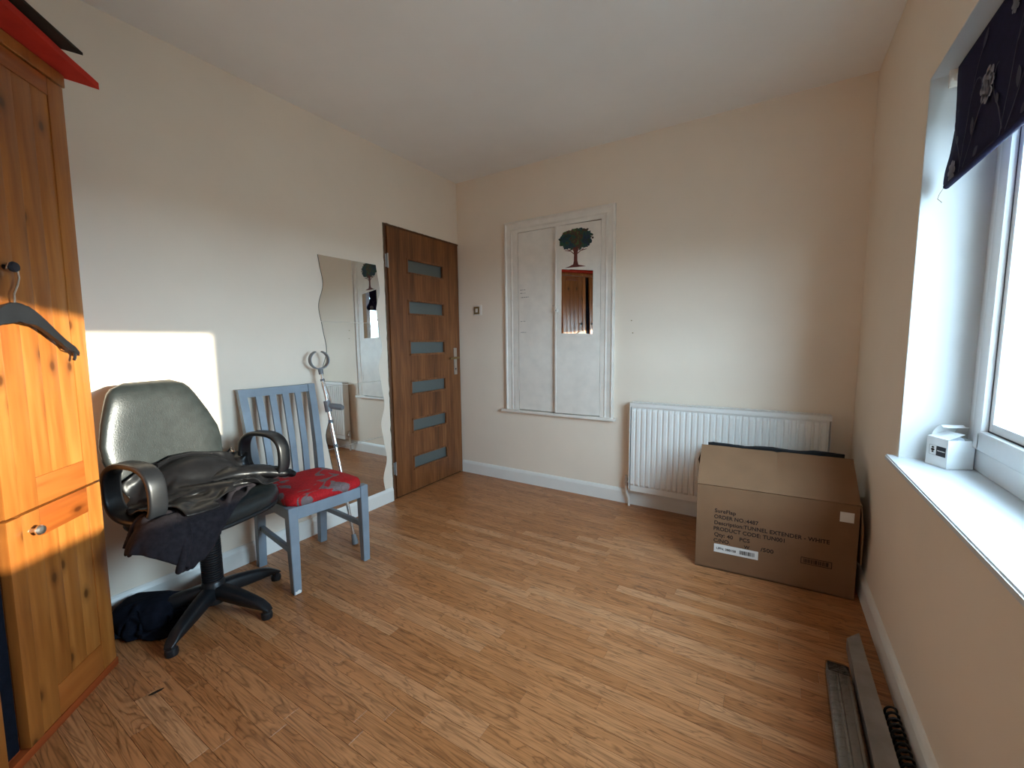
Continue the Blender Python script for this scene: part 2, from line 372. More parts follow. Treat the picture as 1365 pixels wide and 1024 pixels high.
# window sill
XF_ = 2.93
bm = B(); prism(bm, [(W-.03, WY0-.03), (W, WY0-.03), (W, WY0), (2.93, WY0), (2.93, WY1), (W, WY1), (W, WY1+.03), (W-.03, WY1+.03)], lambda a, b: Vector((a, b, WZ0-.02)), lambda a, b: Vector((a, b, WZ0)))
bmesh.ops.bevel(bm, geom=[e for e in bm.edges if all(abs(v.co.x-W+.03) < 1e-5 for v in e.verts)], offset=.004, segments=3, affect='EDGES')
tag(obj('trim_1', bm, 'sill', None, True), 'white painted window sill board', 'window sill', kind='structure')
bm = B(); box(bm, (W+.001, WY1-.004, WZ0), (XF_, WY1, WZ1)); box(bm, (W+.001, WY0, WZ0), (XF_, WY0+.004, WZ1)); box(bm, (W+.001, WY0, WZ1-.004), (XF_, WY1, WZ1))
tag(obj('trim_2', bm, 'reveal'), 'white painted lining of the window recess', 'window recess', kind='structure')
# window
win = thing('window_1', 'white plastic framed window with clear glass', 'window', (0, 0, 0), kind='structure')
XF = 2.91
def rect_frame(name, y0, y1, z0, z1, w, x0, x1, mat, parent, bev=.006):
    bm = B()
    box(bm, (x0, y0, z0), (x1, y0+w, z1), bev); box(bm, (x0, y1-w, z0), (x1, y1, z1), bev)
    box(bm, (x0, y0+w*.6, z0), (x1, y1-w*.6, z0+w), bev); box(bm, (x0, y0+w*.6, z1-w), (x1, y1-w*.6, z1), bev)
    return obj(name, bm, mat, parent, True)
rect_frame('outer_frame', WY0, WY1, WZ0, WZ1, .068, XF, XF+.07, 'upvc', win)
g = rect_frame('gasket', WY0+.064, WY1-.064, WZ0+.064, WZ1-.064, .010, XF+.010, XF+.05, 'gasket', win, 0)
sash = rect_frame('sash', WY0+.072, WY1-.072, WZ0+.072, WZ1-.072, .062, XF-.012, XF+.055, 'upvc', win, .009)
rect_frame('glazing_gasket', WY0+.130, WY1-.130, WZ0+.130, WZ1-.130, .0085, XF+.004, XF+.03, 'gasket', sash, 0)
rect_frame('glazing_bead', WY0+.1375, WY1-.1375, WZ0+.1375, WZ1-.1375, .026, XF+.004, XF+.05, 'upvc', sash, .004)
boxo('pane', (XF+.028, WY0+.15, WZ0+.15), (XF+.034, WY1-.15, WZ1-.15), 'glass', sash)

# ------------------------------------------------------------------ door in the left wall
door = thing('door_1', 'walnut brown door with six narrow frosted panes', 'door', (0, 0, 0), kind='structure')
DY0, DY1, DZ0, DZ1 = -.792, -.014, .010, 1.985
PZ = [(1.695, 1.80), (1.385, 1.49), (1.075, 1.18), (.765, .87), (.47, .575), (.175, .28)]   # replaced below
zs = [1.735, 1.43, 1.125, .82, .525, .232]
PY0, PY1 = -.615, -.205; PH = .115
bm = B(); xs0, xs1 = -.030, .010
box(bm, (xs0, DY0, DZ0), (xs1, PY0, DZ1)); box(bm, (xs0, PY1, DZ0), (xs1, DY1, DZ1))
edges_z = [DZ1]
for zc in zs: edges_z += [zc+PH/2, zc-PH/2]
edges_z.append(DZ0)
for i in range(0, len(edges_z), 2): box(bm, (xs0, PY0, edges_z[i+1]), (xs1, PY1, edges_z[i]))
bmesh.ops.remove_doubles(bm, verts=bm.verts, dist=1e-5)
obj('door_leaf', bm, 'walnut', door)
for zc in zs:
    p = boxo('pane', (-.012, PY0-.002, zc-PH/2-.002), (-.006, PY1+.002, zc+PH/2+.002), 'frost', door)
    bm = B(); w = .014; z0, z1 = zc-PH/2, zc+PH/2; x0, x1 = -.004, .0135
    box(bm, (x0, PY0, z0), (x1, PY0+w, z1), .003); box(bm, (x0, PY1-w, z0), (x1, PY1, z1), .003)
    box(bm, (x0, PY0, z0), (x1, PY1, z0+w), .003); box(bm, (x0, PY0, z1-w), (x1, PY1, z1), .003)
    obj('pane_beading', bm, 'walnut', p, True)
# jamb strip and rough opening
bm = B(); box(bm, (-.06, -.815, 0), (.004, -.796, 1.998)); box(bm, (-.06, -.815, 1.988), (.004, 0, 2.0)); obj('door_frame', bm, 'walnut_dark', door)
bm = B(); n = 60
pl = [(-.8215+.006*noise.noise(Vector((0, 0, i*.9))), 2.0*i/n) for i in range(n+1)]
prism(bm, [(-.8135, z) for _, z in pl][::-1]+pl, lambda a, b: Vector((-.002, a, b)), lambda a, b: Vector((.0045, a, b)))
pl = [(-.82+.82*i/n, 2.001+.004*abs(noise.noise(Vector((5, 0, i*.8))))*(1.6 if i < 15 else .5)) for i in range(n+1)]
prism(bm, [(y, 1.996) for y, _ in pl][::-1]+pl, lambda a, b: Vector((-.002, a, b)), lambda a, b: Vector((.0045, a, b)))
obj('rough_edge', bm, 'foam', door)
for z in (1.745, .235):
    bm = B(); tube(bm, [(.014, -.797, z-.05), (.014, -.797, z+.05)], .006, 12); box(bm, (.004, -.812, z-.045), (.0065, -.797, z+.045), .0008)
    h = obj('hinge', bm, 'hinge', door, True)
hp = boxo('handle_plate', (.010, -.10, .885), (.0165, -.062, 1.115), 'steel', door, .003, True)
bm = B(); tube(bm, [(.016, -.081, 1.03), (.05, -.081, 1.03)], .009, 14)
tube(bm, [(.05, -.078, 1.03), (.054, -.10, 1.031), (.054, -.15, 1.03), (.052, -.195, 1.027)], [.0095, .0095, .009, .008], 12); obj('lever', bm, 'brass', hp, True)
bm = B(); tube(bm, [(.0165, -.081, .935), (.0175, -.081, .935)], .007, 14); box(bm, (.0166, -.083, .918), (.0174, -.079, .932)); obj('keyhole', bm, 'gasket', hp)

# ------------------------------------------------------------------ wavy mirror tiles
def edge(y0, z): return y0+.017*math.sin(2*PI*(z-1.46)/.4)+.004*math.sin(4*PI*(z-1.46)/.4)
mir_lab = ['wavy edged wall mirror tile, topmost of the four beside the door', 'wavy edged wall mirror tile, second from the top of the four',
           'wavy edged wall mirror tile, third from the top, beside the crutch', 'wavy edged wall mirror tile, lowest of the four, just above the skirting']
for k in range(4):
    z1 = 1.70-.4*k-.001; z0 = z1-.3965
    zz = [z0+(z1-z0)*i/24 for i in range(25)]
    poly = [(edge(-1.325, z), z) for z in zz]+[(edge(-.893, z), z) for z in zz[::-1]]
    bm = B(); prism(bm, poly, lambda a, b: Vector((.0005, a, b)), lambda a, b: Vector((.007, a, b)))
    o = obj('mirror_tile', bm, 'mirror'); o.data.materials.append(MT['glass_edge'])
    for f_ in o.data.polygons:
        if abs(f_.normal.x) < .5: f_.material_index = 1
    tag(o, mir_lab[k], 'mirror', 'wavy mirror tiles stuck on the left wall')

# ------------------------------------------------------------------ light switch
sw = thing('light_switch', 'small square brass edged light switch by the door', 'light switch', (.206, 0, 1.432))
boxo('plate', (-.043, -.008, -.043), (.043, 0, .043), 'old_white', sw, .003, True)
boxo('inner_plate', (-.036, -.0095, -.034), (.022, -.007, .030), 'brass', sw, .001)
bm = B(); box(bm, (-.017, -.014, -.018), (.005, -.009, .014), .002); obj('rocker', bm, 'old_white', sw)

# ------------------------------------------------------------------ built-in cupboard
cup = thing('wall_cupboard', 'white built-in wall cupboard with two narrow doors and moulded surround', 'cupboard', (0, 0, 0))
X0, X1, Z0, Z1 = .496, 1.398, .612, 2.096
boxo('back_board', (X0+.05, -.006, Z0), (X1-.05, -.0005, Z1-.05), 'old_white', cup)
def mould(name, a, b, inward, w, taper):
    """architrave strip from a to b on the wall, width w toward inward; mitred ends by taper"""
    prof = [(0, .0), (0, .026), (.012, .030), (.022, .022), (.05, .018), (.062, .022), (w, .012), (w, 0)]
    bm = B(); a = Vector(a); b = Vector(b); inw = Vector(inward); d = (b-a).normalized()
    prism(bm, prof, lambda s, t_: a+inw*s+d*s*taper[0]+Vector((0, -t_-.0005, 0)), lambda s, t_: b+inw*s-d*s*taper[1]+Vector((0, -t_-.0005, 0)))
    return obj(name, bm, 'old_white', cup)
mould('side_moulding', (X0, 0, Z0), (X0, 0, Z1), (1, 0, 0), .082, (0, 1))
mould('side_moulding', (X1, 0, Z0), (X1, 0, Z1), (-1, 0, 0), .082, (0, 1))
mould('head_moulding', (X0, 0, Z1), (X1, 0, Z1), (0, 0, -1), .075, (1, 1))
boxo('ledge', (X0-.04, -.045, Z0-.022), (X1+.018, -.0005, Z0), 'old_white', cup, .005, True)
bm = B(); box(bm, (.572, -.020, Z0), (.6185, -.005, 2.03)); box(bm, (1.2995, -.020, Z0), (1.325, -.005, 2.03)); box(bm, (.6185, -.020, 2.008), (1.2995, -.005, 2.03)); box(bm, (.6185, -.0065, Z0), (1.2995, -.0062, 2.008))
obj('inner_frame', bm, 'old_white', cup)
boxo('painted_gap_shade', (.6185, -.0068, Z0+.001), (1.2995, -.0066, 2.008), 'walnut_dark', cup)  # dark sheet: shade in the cracks around the doors, put in as colour
for (a, b, z1, nm) in ((.622, .944, 2.004, 'L'), (.952, 1.296, 2.000, 'R')):
    bm = B(); box(bm, (a, -.022, Z0+.006), (b, -.007, z1), .002)
    if nm == 'R':
        box(bm, (a, -.0255, Z0+.006), (a+.012, -.021, z1), .001)
    d = obj('cupboard_door', bm, 'old_white', cup)
    hx = a+.0 if nm == 'L' else b
    for z in (1.86, .82):
        bm = B(); tube(bm, [(hx+(-.004 if nm == 'L' else .004), -.021, z-.035), (hx+(-.004 if nm == 'L' else .004), -.021, z+.035)], .0045, 10)
        obj('hinge', bm, 'old_white', d, True)
    if nm == 'R':
        ph = math.radians(4.4); hv = Vector((1.296, -.007, 0)); d.rotation_euler = (0, 0, ph); d.location = hv-Matrix.Rotation(ph, 3, 'Z') @ hv
    if nm == 'L':
        bm = B(); tube(bm, [(.928, -.022, 1.43), (.928, -.027, 1.43)], .006, 12); obj('latch_screw', bm, 'steel', d, True)
        # pencilled height marks on the paint
        rs = random.Random(3); bm = B()
        for z in (1.565, 1.54, 1.508, 1.322, 1.235):
            x = .640
            for q in range(rs.randint(3, 5)):
                w_ = rs.uniform(.006, .016); box(bm, (x, -.0224, z+rs.uniform(-.003, 0)), (x+w_, -.022, z+.0012+rs.uniform(0, .003))); x += w_+.004
        o = obj('pencil_marks', bm, 'pencil', d); o['label'] = 'faint pencilled marks'; o['kind'] = 'stuff'
    else:
        bm = B(); lathe(bm, [(.011, 0), (.010, .004), (.006, .008), (.008, .014), (.0135, .020), (.0145, .026), (.011, .031), (.003, .032)], 18, Matrix.Translation((.972, -.022, 1.39)) @ Matrix.Rotation(PI/2, 4, 'X'))
        kb = obj('knob', bm, 'old_white', d, True); bm = B(); tube(bm, [(.972, -.0535, 1.39), (.972, -.0548, 1.39)], .003, 10); obj('screw', bm, 'ink', kb)
        # mirror stuck on the door
        bm = B(); prism(bm, [(1.007, 1.222), (1.243, 1.213), (1.243, 1.660), (1.007, 1.690)], lambda x, z: Vector((x, -.0222, z)), lambda x, z: Vector((x, -.0255, z)))
        m_ = obj('door_mirror', bm, 'mirror', d)
        # painted tree: crown, branches, trunk
        rs = random.Random(11); bm = B()
        cx, cz = 1.112, 1.892
        pts = []
        for i in range(70):
            a_ = 2*PI*i/70; rr = 1+.22*noise.noise(Vector((math.cos(a_)*2.2, math.sin(a_)*2.2, 4)))+.16*noise.noise(Vector((math.cos(a_)*7, math.sin(a_)*7, 1)))
            ex = .118*math.copysign(abs(math.cos(a_))**.75, math.cos(a_)); ez = .070*math.copysign(abs(math.sin(a_))**.75, math.sin(a_))
            pts.append((cx+ex*rr, cz+ez*rr))
        prism(bm, pts, lambda x, z: Vector((x, -.0221, z)), lambda x, z: Vector((x, -.0232, z)))
        for q in range(60):
            a_ = rs.uniform(0, 2*PI); q_ = rs.uniform(.95, 1.12); x, z = cx+.112*q_*math.cos(a_), cz+.068*q_*math.sin(a_)-.004; s_ = rs.uniform(.003, .009)
            prism(bm, [(x+s_*math.cos(w_*PI/3+a_), z+s_*math.sin(w_*PI/3+a_)) for w_ in range(6)], lambda x, z: Vector((x, -.0221, z)), lambda x, z: Vector((x, -.0230, z)))
        o = obj('tree_crown', bm, 'tree_green', d); o['label'] = 'painted dark green and blue tree crown'
        bm = B()
        tr_l = [(1.094, 1.835), (1.100, 1.785), (1.099, 1.738), (1.094, 1.716), (1.062, 1.703), (1.030, 1.695)]
        tr_r = [(1.190, 1.694), (1.165, 1.702), (1.133, 1.710), (1.126, 1.738), (1.125, 1.785), (1.133, 1.835)]
        prism(bm, tr_l+tr_r, lambda x, z: Vector((x, -.0221, z)), lambda x, z: Vector((x, -.0234, z)))
        for (x0, z0, x1, z1) in ((1.106, 1.785, 1.055, 1.825), (1.118, 1.785, 1.172, 1.822), (1.108, 1.795, 1.082, 1.835), (1.118, 1.795, 1.145, 1.835), (1.07, 1.812, 1.03, 1.82), (1.155, 1.81, 1.195, 1.815)):
            dx, dz = x1-x0, z1-z0; L = math.hypot(dx, dz); nx, nz = -dz/L*.0035, dx/L*.0035
            prism(bm, [(x0-nx, z0-nz), (x1-nx*.4, z1-nz*.4), (x1+nx*.4, z1+nz*.4), (x0+nx, z0+nz)], lambda x, z: Vector((x, -.0221, z)), lambda x, z: Vector((x, -.0233, z)))
        o = obj('tree_trunk', bm, 'tree_trunk', d); o['label'] = 'painted red brown tree trunk'

# ------------------------------------------------------------------ radiator
rad = thing('radiator', 'white fluted panel radiator under the far wall, behind the cardboard box', 'radiator', (0, 0, 0))
RX0, RX1, RZ0, RZ1 = 1.545, 2.637, .125, .745
nf = 31; p_ = (RX1-RX0-.012)/nf; prof = []
for i in range(nf):
    x = RX0+.006+i*p_
    prof += [(x, 0), (x+.12*p_, .010), (x+.62*p_, .010), (x+.76*p_, 0)]
prof.append((RX1-.006, 0))
bm = B(); zr0, zr1 = RZ0+.045, RZ1-.045
def rib_row(z, s): return [bm.verts.new((x, -.088-d*s, z)) for x, d in prof]
rows = [rib_row(RZ0, 0), rib_row(zr0-.006, 0), rib_row(zr0+.010, 1), rib_row(zr1-.010, 1), rib_row(zr1+.004, 0), rib_row(RZ1-.004, 0)]
for a, b in zip(rows, rows[1:]):
    for i in range(len(a)-1): bm.faces.new((a[i], a[i+1], b[i+1], b[i]))
back = [[bm.verts.new((x, -.078, z)) for x, _ in (prof[0], prof[-1])] for z in (RZ0, RZ1-.004)]
bm.faces.new((back[0][0], back[0][1], back[1][1], back[1][0]))
obj('front_panel', bm, 'rad', rad, True, angle=25)
boxo('back_panel', (RX0+.006, -.045, RZ0), (RX1-.006, -.035, RZ1-.004), 'rad', rad, .003)
bm = B(); box(bm, (RX0, -.1, RZ1-.030), (RX1, -.096, RZ1), .0015)
for k in range(2): box(bm, (RX0, -.1+.060*k, RZ1-.004), (RX1, -.088+.060*k+.005, RZ1), .001)
for i in range(36): x = RX0+.01+i*(RX1-RX0-.02)/35; box(bm, (x-.006, -.085, RZ1-.004), (x+.006, -.03, RZ1-.001))
obj('top_grille', bm, 'rad', rad, True)
for x0 in (RX0-.003, RX1-.001): boxo('side_panel', (x0, -.1, RZ0+.01), (x0+.004, -.03, RZ1-.001), 'rad', rad, .001)
bm = B(); 
for z in (RZ0+.02,): tube(bm, [(RX0+.03, -.06, z), (RX1-.03, -.06, z)], .012, 10)
obj('lower_header', bm, 'rad', rad, True)
for x in (1.75, 2.43): boxo('wall_bracket', (x-.02, -.04, RZ0+.03), (x+.02, -.0005, RZ1-.05), 'rad', rad)
bm = B(); tube(bm, [(1.548, -.062, .175), (1.516, -.062, .175)], .010, 12); tube(bm, [(1.516, -.062, .150), (1.516, -.062, .198)], .012, 12); tube(bm, [(1.516, -.062, .198), (1.516, -.062, .222)], .009, 12)
tube(bm, [(1.520, -.062, .175), (1.512, -.062, .175)], .016, 6)
v_ = obj('valve', bm, 'steel', rad, True)
bm = B(); tube(bm, [(1.516, -.062, .152), (1.517, -.062, .12), (1.522, -.058, .09), (1.530, -.05, .06), (1.533, -.047, .03), (1.533, -.047, .0005)], .0085, 12); obj('pipe', bm, 'gloss_white', rad, True)
# picture hook marks on wall
for k, (x, z) in enumerate(((1.515, 1.30), (1.525, 1.215))):
    bm = B(); tube(bm, [(x, -.0002, z), (x, -.004, z)], .004, 8)
    tag(obj('wall_plug', bm, 'brass'), ['upper of two small plugs in the far wall beside the cupboard', 'lower of two small plugs in the far wall beside the cupboard'][k], 'wall plug', 'plugs in the far wall')

# ------------------------------------------------------------------ wardrobe (corner unit, diagonal front)
wd = thing('corner_wardrobe', 'tall varnished pine corner wardrobe with diagonal front', 'wardrobe', (.345, -2.465, 0), -PI/4)
LEAN = .026
FWD = .74
iM = Matrix.Translation((.345, -2.465, 0)) @ Matrix.Rotation(-PI/4, 4, 'Z'); iMi = iM.inverted()
def lean(bm):
    for v in bm.verts: v.co.x -= LEAN*v.co.z
    return bm
# body: pentagon plan
def wl(x, y): p = iMi @ Vector((x, y, 0)); return (p.x, p.y)
c0 = wl(.078, -2.465+.055)
plan = [(0.002, -.022), wl(.075, -2.483), wl(.075, YN+.06), wl(.345+FWD*.7071, YN+.06), (FWD, -.022)]
bm = B(); prism(bm, plan, lambda a, b: Vector((a, b, .05)), lambda a, b: Vector((a, b, 2.045))); obj('body', lean(bm), 'pine_v', wd)
plan2 = [(-.006, -.018), wl(.068, -2.475), wl(.068, YN+.055), wl(.35+FWD*.7071, YN+.055), (FWD+.01, -.018)]
bm = B(); prism(bm, [(-.004, .002), (-.003, -.02), (FWD, -.02), (FWD+.008, .002)], lambda a, b: Vector((a, b, .0)), lambda a, b: Vector((a, b, .026))); prism(bm, plan[0:1]+plan[1:], lambda a, b: Vector((a, b, 0)), lambda a, b: Vector((a, b, .05)))
obj('plinth', lean(bm), 'pine_plinth', wd)
bm = B(); prism(bm, plan2, lambda a, b: Vector((a, b, 2.045)), lambda a, b: Vector((a, b, 2.06))); box(bm, (-.004, -.024, 2.02), (FWD+.004, .006, 2.06), .004)
obj('top_board', lean(bm), 'pine_v', wd, True)
def wdoor(u0, u1, z0, z1, flip, rail_top, rail_bot, ajar=0):
    """panelled door: stiles, rails, panel"""
    bm = B(); box(bm, (u0, -.020, z0), (u1, -.002, z1), .003)
    d = obj('door', lean(bm), 'pine_v', wd, True)
    sw_ = .062
    e0, e1 = (u0, u1)
    bm = B(); box(bm, (e0, -.003, z0), (e0+sw_, .004, z1), .003); obj('stile', lean(bm), 'pine_v', d, True)
    bm = B(); box(bm, (e1-sw_, -.003, z0), (e1, .004, z1), .003); obj('stile', lean(bm), 'pine_v', d, True)
    bm = B(); box(bm, (e0+sw_, -.003, z1-rail_top), (e1-sw_, .0035, z1), .002); obj('rail', lean(bm), 'pine_h', d, True)
    bm = B(); box(bm, (e0+sw_, -.003, z0), (e1-sw_, .0035, z0+rail_bot), .002); obj('rail', lean(bm), 'pine_h', d, True)
    # panel boards
    nb = 3; w_ = (e1-e0-2*sw_)/nb
    for i in range(nb):
        bm = B(); box(bm, (e0+sw_+i*w_, -.006, z0+rail_bot), (e0+sw_+(i+1)*w_, .0005, z1-rail_top), .0012); obj('panel_board', lean(bm), 'pine_v', d, True)
    return d
def knob(u, z, d, mat='gasket'):
    bm = B(); lathe(bm, [(.007, 0), (.006, .006), (.006, .012), (.013, .018), (.015, .024), (.012, .030), (.004, .032)], 18, Matrix.Translation((u-LEAN*z, .003, z)) @ Matrix.Rotation(-PI/2, 4, 'X'))
    obj('knob', bm, mat, d, True)
dU = wdoor(.006, .315, .697, 2.015, 0, .055, .085); knob(.283, 1.39, dU)
dL = wdoor(.006, .315, .030, .690, 0, .085, .098); knob(.288, .636, dL, 'steel')
bm = B(); box(bm, (.316, -.02, .697), (.362, .007, 2.015), .004); obj('closing_strip', lean(bm), 'pine_v', dU, True)
bm = B(); box(bm, (.316, -.02, .030), (.362, .007, .690), .004); obj('closing_strip', lean(bm), 'pine_v', dL, True)
bm = B(); box(bm, (.362, -.0215, .03), (.424, -.0205, 2.01)); obj('painted_slot_shade', lean(bm), 'black_cloth', wd)  # black strip painting the dark of the wardrobe interior between the doors
dU2 = wdoor(.424, .734, .697, 2.015, 1, .055, .085); knob(.46, 1.39, dU2)
dL2 = wdoor(.424, .734, .030, .690, 1, .085, .098); knob(.46, .636, dL2, 'steel')

# red cloth and dark board on top of the wardrobe (in wardrobe axes)
def top_item(name, pts, z0, z1, mat, label, cat, wav):
    t_ = B(); n = 14; a, b, c, d = [Vector((x, y, 0)) for x, y in pts]
    lay = []
    for z in (z0, z1):
        g = []
        for i in range(n+1):
            row = []
            for j in range(n+1):
                s, q = i/n, j/n; p = a.lerp(b, s).lerp(d.lerp(c, s), q)
                hh = wav*noise.noise(Vector((p.x*7, p.y*7, 2)))
                row.append(t_.verts.new((p.x, p.y, z+(hh if z == z1 or q < .25 else 0))))
            g.append(row)
        lay.append(g)
    lo, hi = lay
    for i in range(n):
        for j in range(n):
            t_.faces.new((lo[i][j], lo[i][j+1], lo[i+1][j+1], lo[i+1][j])); t_.faces.new((hi[i][j], hi[i+1][j], hi[i+1][j+1], hi[i][j+1]))
        for (ii, jj, i2, j2) in ((i, 0, i+1, 0), (i, n, i+1, n), (0, i, 0, i+1), (n, i, n, i+1)):
            t_.faces.new((lo[ii][jj], lo[i2][j2], hi[i2][j2], hi[ii][jj]))
    o = obj(name, t_, mat, None, True); o.location = (.345, -2.465, 0); o.rotation_euler = (0, 0, -PI/4)
    return tag(o, label, cat)
top_item('folded_cloth', [(-.125, .062), (.52, .105), (.52, -.30), (-.045, -.05)], 2.062, 2.084, 'red_cloth', 'bright red folded cloth overhanging the top of the wardrobe', 'cloth', .003)
top_item('flat_board', [(.020, .110), (.60, .125), (.58, -.34), (.20, -.26)], 2.090, 2.098, 'dark_board', 'dark thin flat board lying on the red cloth on the wardrobe', 'board', .0)

# clothes hanger on the upper knob
hg = thing('clothes_hanger', 'black plastic clothes hanger hooked on the wardrobe knob', 'hanger', (.345, -2.465, 0), -PI/4)
hu, hz = .283-LEAN*1.39, 1.39
hy = .022
bm = B()
hk = [(hu+.006, hy, hz-.102), (hu+.004, hy, hz-.075), (hu-.010, hy, hz-.05), (hu-.018, hy, hz-.028), (hu-.016, hy, hz-.004), (hu-.004, hy, hz+.012), (hu+.010, hy, hz+.008), (hu+.017, hy, hz-.008)]
tube(bm, hk, .0026, 10); obj('hook', bm, 'chrome', hg, True)
bm = B(); n = 24; topc = []; botc = []
for i in range(n+1):
    s = -1+2*i/n; x = hu+.004+s*.205; a_ = abs(s)
    zt = hz-.098-.022*a_**2-.108*smoothstep((a_-.0)/1.0) - .012*max(0, a_-.9)*10
    th = .036*(1-a_)**1.2+.020*(1-.3*a_)
    topc.append((x, zt)); botc.append((x, zt-th))
poly = botc+topc[::-1]
prism(bm, poly, lambda a, b: Vector((a, hy-.0065, b)), lambda a, b: Vector((a, hy+.0065, b)))
bmesh.ops.bevel(bm, geom=[e for e in bm.edges if abs(e.verts[0].co.y-e.verts[1].co.y) < 1e-6], offset=.003, segments=2, affect='EDGES')
obj('arms', bm, 'black_plastic', hg, True, angle=50)
for s in (-1, 1):
    bm = B(); ex = hu+.004+s*.196; ez = hz-.248
    tube(bm, [(ex-s*.012, hy, ez+.012), (ex-s*.004, hy, ez), (ex-s*.008, hy, ez-.014), (ex-s*.012, hy, ez-.018)], .0045, 8)
    tube(bm, [(ex-s*.060, hy+.005, ez+.038), (ex-s*.045, hy+.008, ez+.018), (ex-s*.022, hy+.006, ez+.010)], .0022, 6)
    obj('end_clip', bm, 'black_plastic', hg, True)

# ------------------------------------------------------------------ office chair
OC, OTH = Vector((.302, -2.125, 0)), math.radians(14)
oc = thing('office_chair', 'black vinyl office chair with loop armrests and five star base', 'office chair', OC, OTH)
base_a = [math.radians(a)-OTH for a in (-53, 19, 91, 163, 235)]
RB = .272
bm = B(); lathe(bm, [(.050, .045), (.052, .06), (.048, .10), (.042, .135), (.038, .14)], 24); obj('hub', bm, 'black_plastic', oc, True)
for a in base_a:
    bm = B(); rings = []
    for i in range(9):
        s = i/8; r = .03+(RB-.03)*s; zt = .122-.052*s**1.7-.006*s; zb = .062-.022*math.sin(PI*s*.5)+.0*s; w_ = .031-.010*s
        if i == 8: zt -= .010
        ring = []
        for k in range(12):
            an = 2*PI*k/12; cc, ss = math.cos(an), math.sin(an)
            ring.append(Vector((r, w_*math.copysign(abs(cc)**.55, cc), (zt+zb)/2+(zt-zb)/2*math.copysign(abs(ss)**.55, ss))))
        rings.append(ring)
    rings.append([Vector((RB+.016, p.y*.7, .04+(p.z-.052)*.55)) for p in rings[-1]])
    R4 = Matrix.Rotation(a, 4, 'Z'); rings = [[R4 @ p for p in r] for r in rings]; ring_skin(bm, rings); lg = obj('leg', bm, 'black_plastic', oc, True, angle=50)
    bm = B(); lathe(bm, [(.016, .042), (.017, .028), (.021, .024), (.023, .012), (.021, .0)], 16, R4 @ Matrix.Translation((RB-.002, 0, 0))); obj('glide', bm, 'black_plastic', lg, True)
bm = B(); prof = [(.038, .125)]
z = .13
while z < .335: prof += [(.040, z), (.040, z+.0055), (.0355, z+.0065), (.0355, z+.0095)]; z += .0102
prof += [(.038, .338), (.044, .340), (.046, .352), (.040, .358), (.018, .358)]
lathe(bm, prof, 28); obj('gas_lift_cover', bm, 'black_plastic', oc, True, angle=20)
bm = B(); lathe(bm, [(.0145, .35), (.0145, .415), (.019, .416), (.019, .45)], 18); obj('gas_lift', bm, 'chrome', oc, True)
bm = B(); box(bm, (-.14, -.09, .432), (.12, .09, .458), .006); box(bm, (-.06, -.045, .41), (.06, .045, .44), .008); obj('mechanism', bm, 'black_plastic', oc, True)
def sup(cx, cy, a, b, e, n=48): return [(cx+a*math.copysign(abs(math.cos(2*PI*k/n))**e, math.cos(2*PI*k/n)), cy+b*math.copysign(abs(math.sin(2*PI*k/n))**e, math.sin(2*PI*k/n))) for k in range(n)]
bm = B(); rings = []
for (s, z) in ((.86, .455), (.955, .460), (.99, .472), (1.0, .49), (.985, .508), (.93, .522), (.80, .530), (.5, .532), (.2, .530)):
    rings.append([Vector((x, y, z-.016*max(0, (x-.12)/.12)**2*.8)) for x, y in sup(.0, 0, .235*s, .245*s, .62)])
ring_skin(bm, rings); seat = obj('seat', bm, 'vinyl', oc, True, angle=60)
bm = B(); rings = []
for (s, z) in ((.90, .448), (.97, .450), (.985, .458), (.97, .464)): rings.append([Vector((x, y, z-.016*max(0, (x-.12)/.12)**2*.8)) for x, y in sup(.0, 0, .235*s, .245*s, .62)])
ring_skin(bm, rings); obj('seat_pan', bm, 'black_plastic', seat, True)
# backrest
def back_half(z):
    zc = [(.585, .165), (.60, .195), (.64, .220), (.72, .232), (.78, .230), (.86, .205), (.94, .172), (.985, .150), (1.005, .125), (1.015, .09)]
    for (a, wa), (b, wb) in zip(zc, zc[1:]):
        if z <= b: return wa+(wb-wa)*(z-a)/(b-a)
    return zc[-1][1]
bm = B(); rings = []; BS = -.035
zl = [.585+.43*i/22 for i in range(23)]
for z in zl:
    hw = back_half(z); s = (z-.585)/.43
    dep = .036*min(1, math.sin(PI*min(max(s, .0), 1.0))**.35+.22); xm = -.205-.055*(s-.4)
    ring = []
    for k in range(40):
        an = 2*PI*k/40; cc, ss = math.cos(an), math.sin(an)
        y = hw*math.copysign(abs(cc)**.7, cc); x = dep*math.copysign(abs(ss)**.7, ss)
        ring.append(Vector((xm+x+.35*y*y, y+BS*s, z)))
    rings.append(ring)
ring_skin(bm, rings); bk = obj('backrest', bm, 'vinyl', oc, True, angle=60)
bm = B(); strap(bm, [(-.08, 0, .440), (-.16, 0, .438), (-.225, 0, .455), (-.252, 0, .50), (-.252, 0, .60), (-.245, 0, .72)], (0, 1, 0), .07, .012); obj('back_support', bm, 'black_plastic', oc, True)
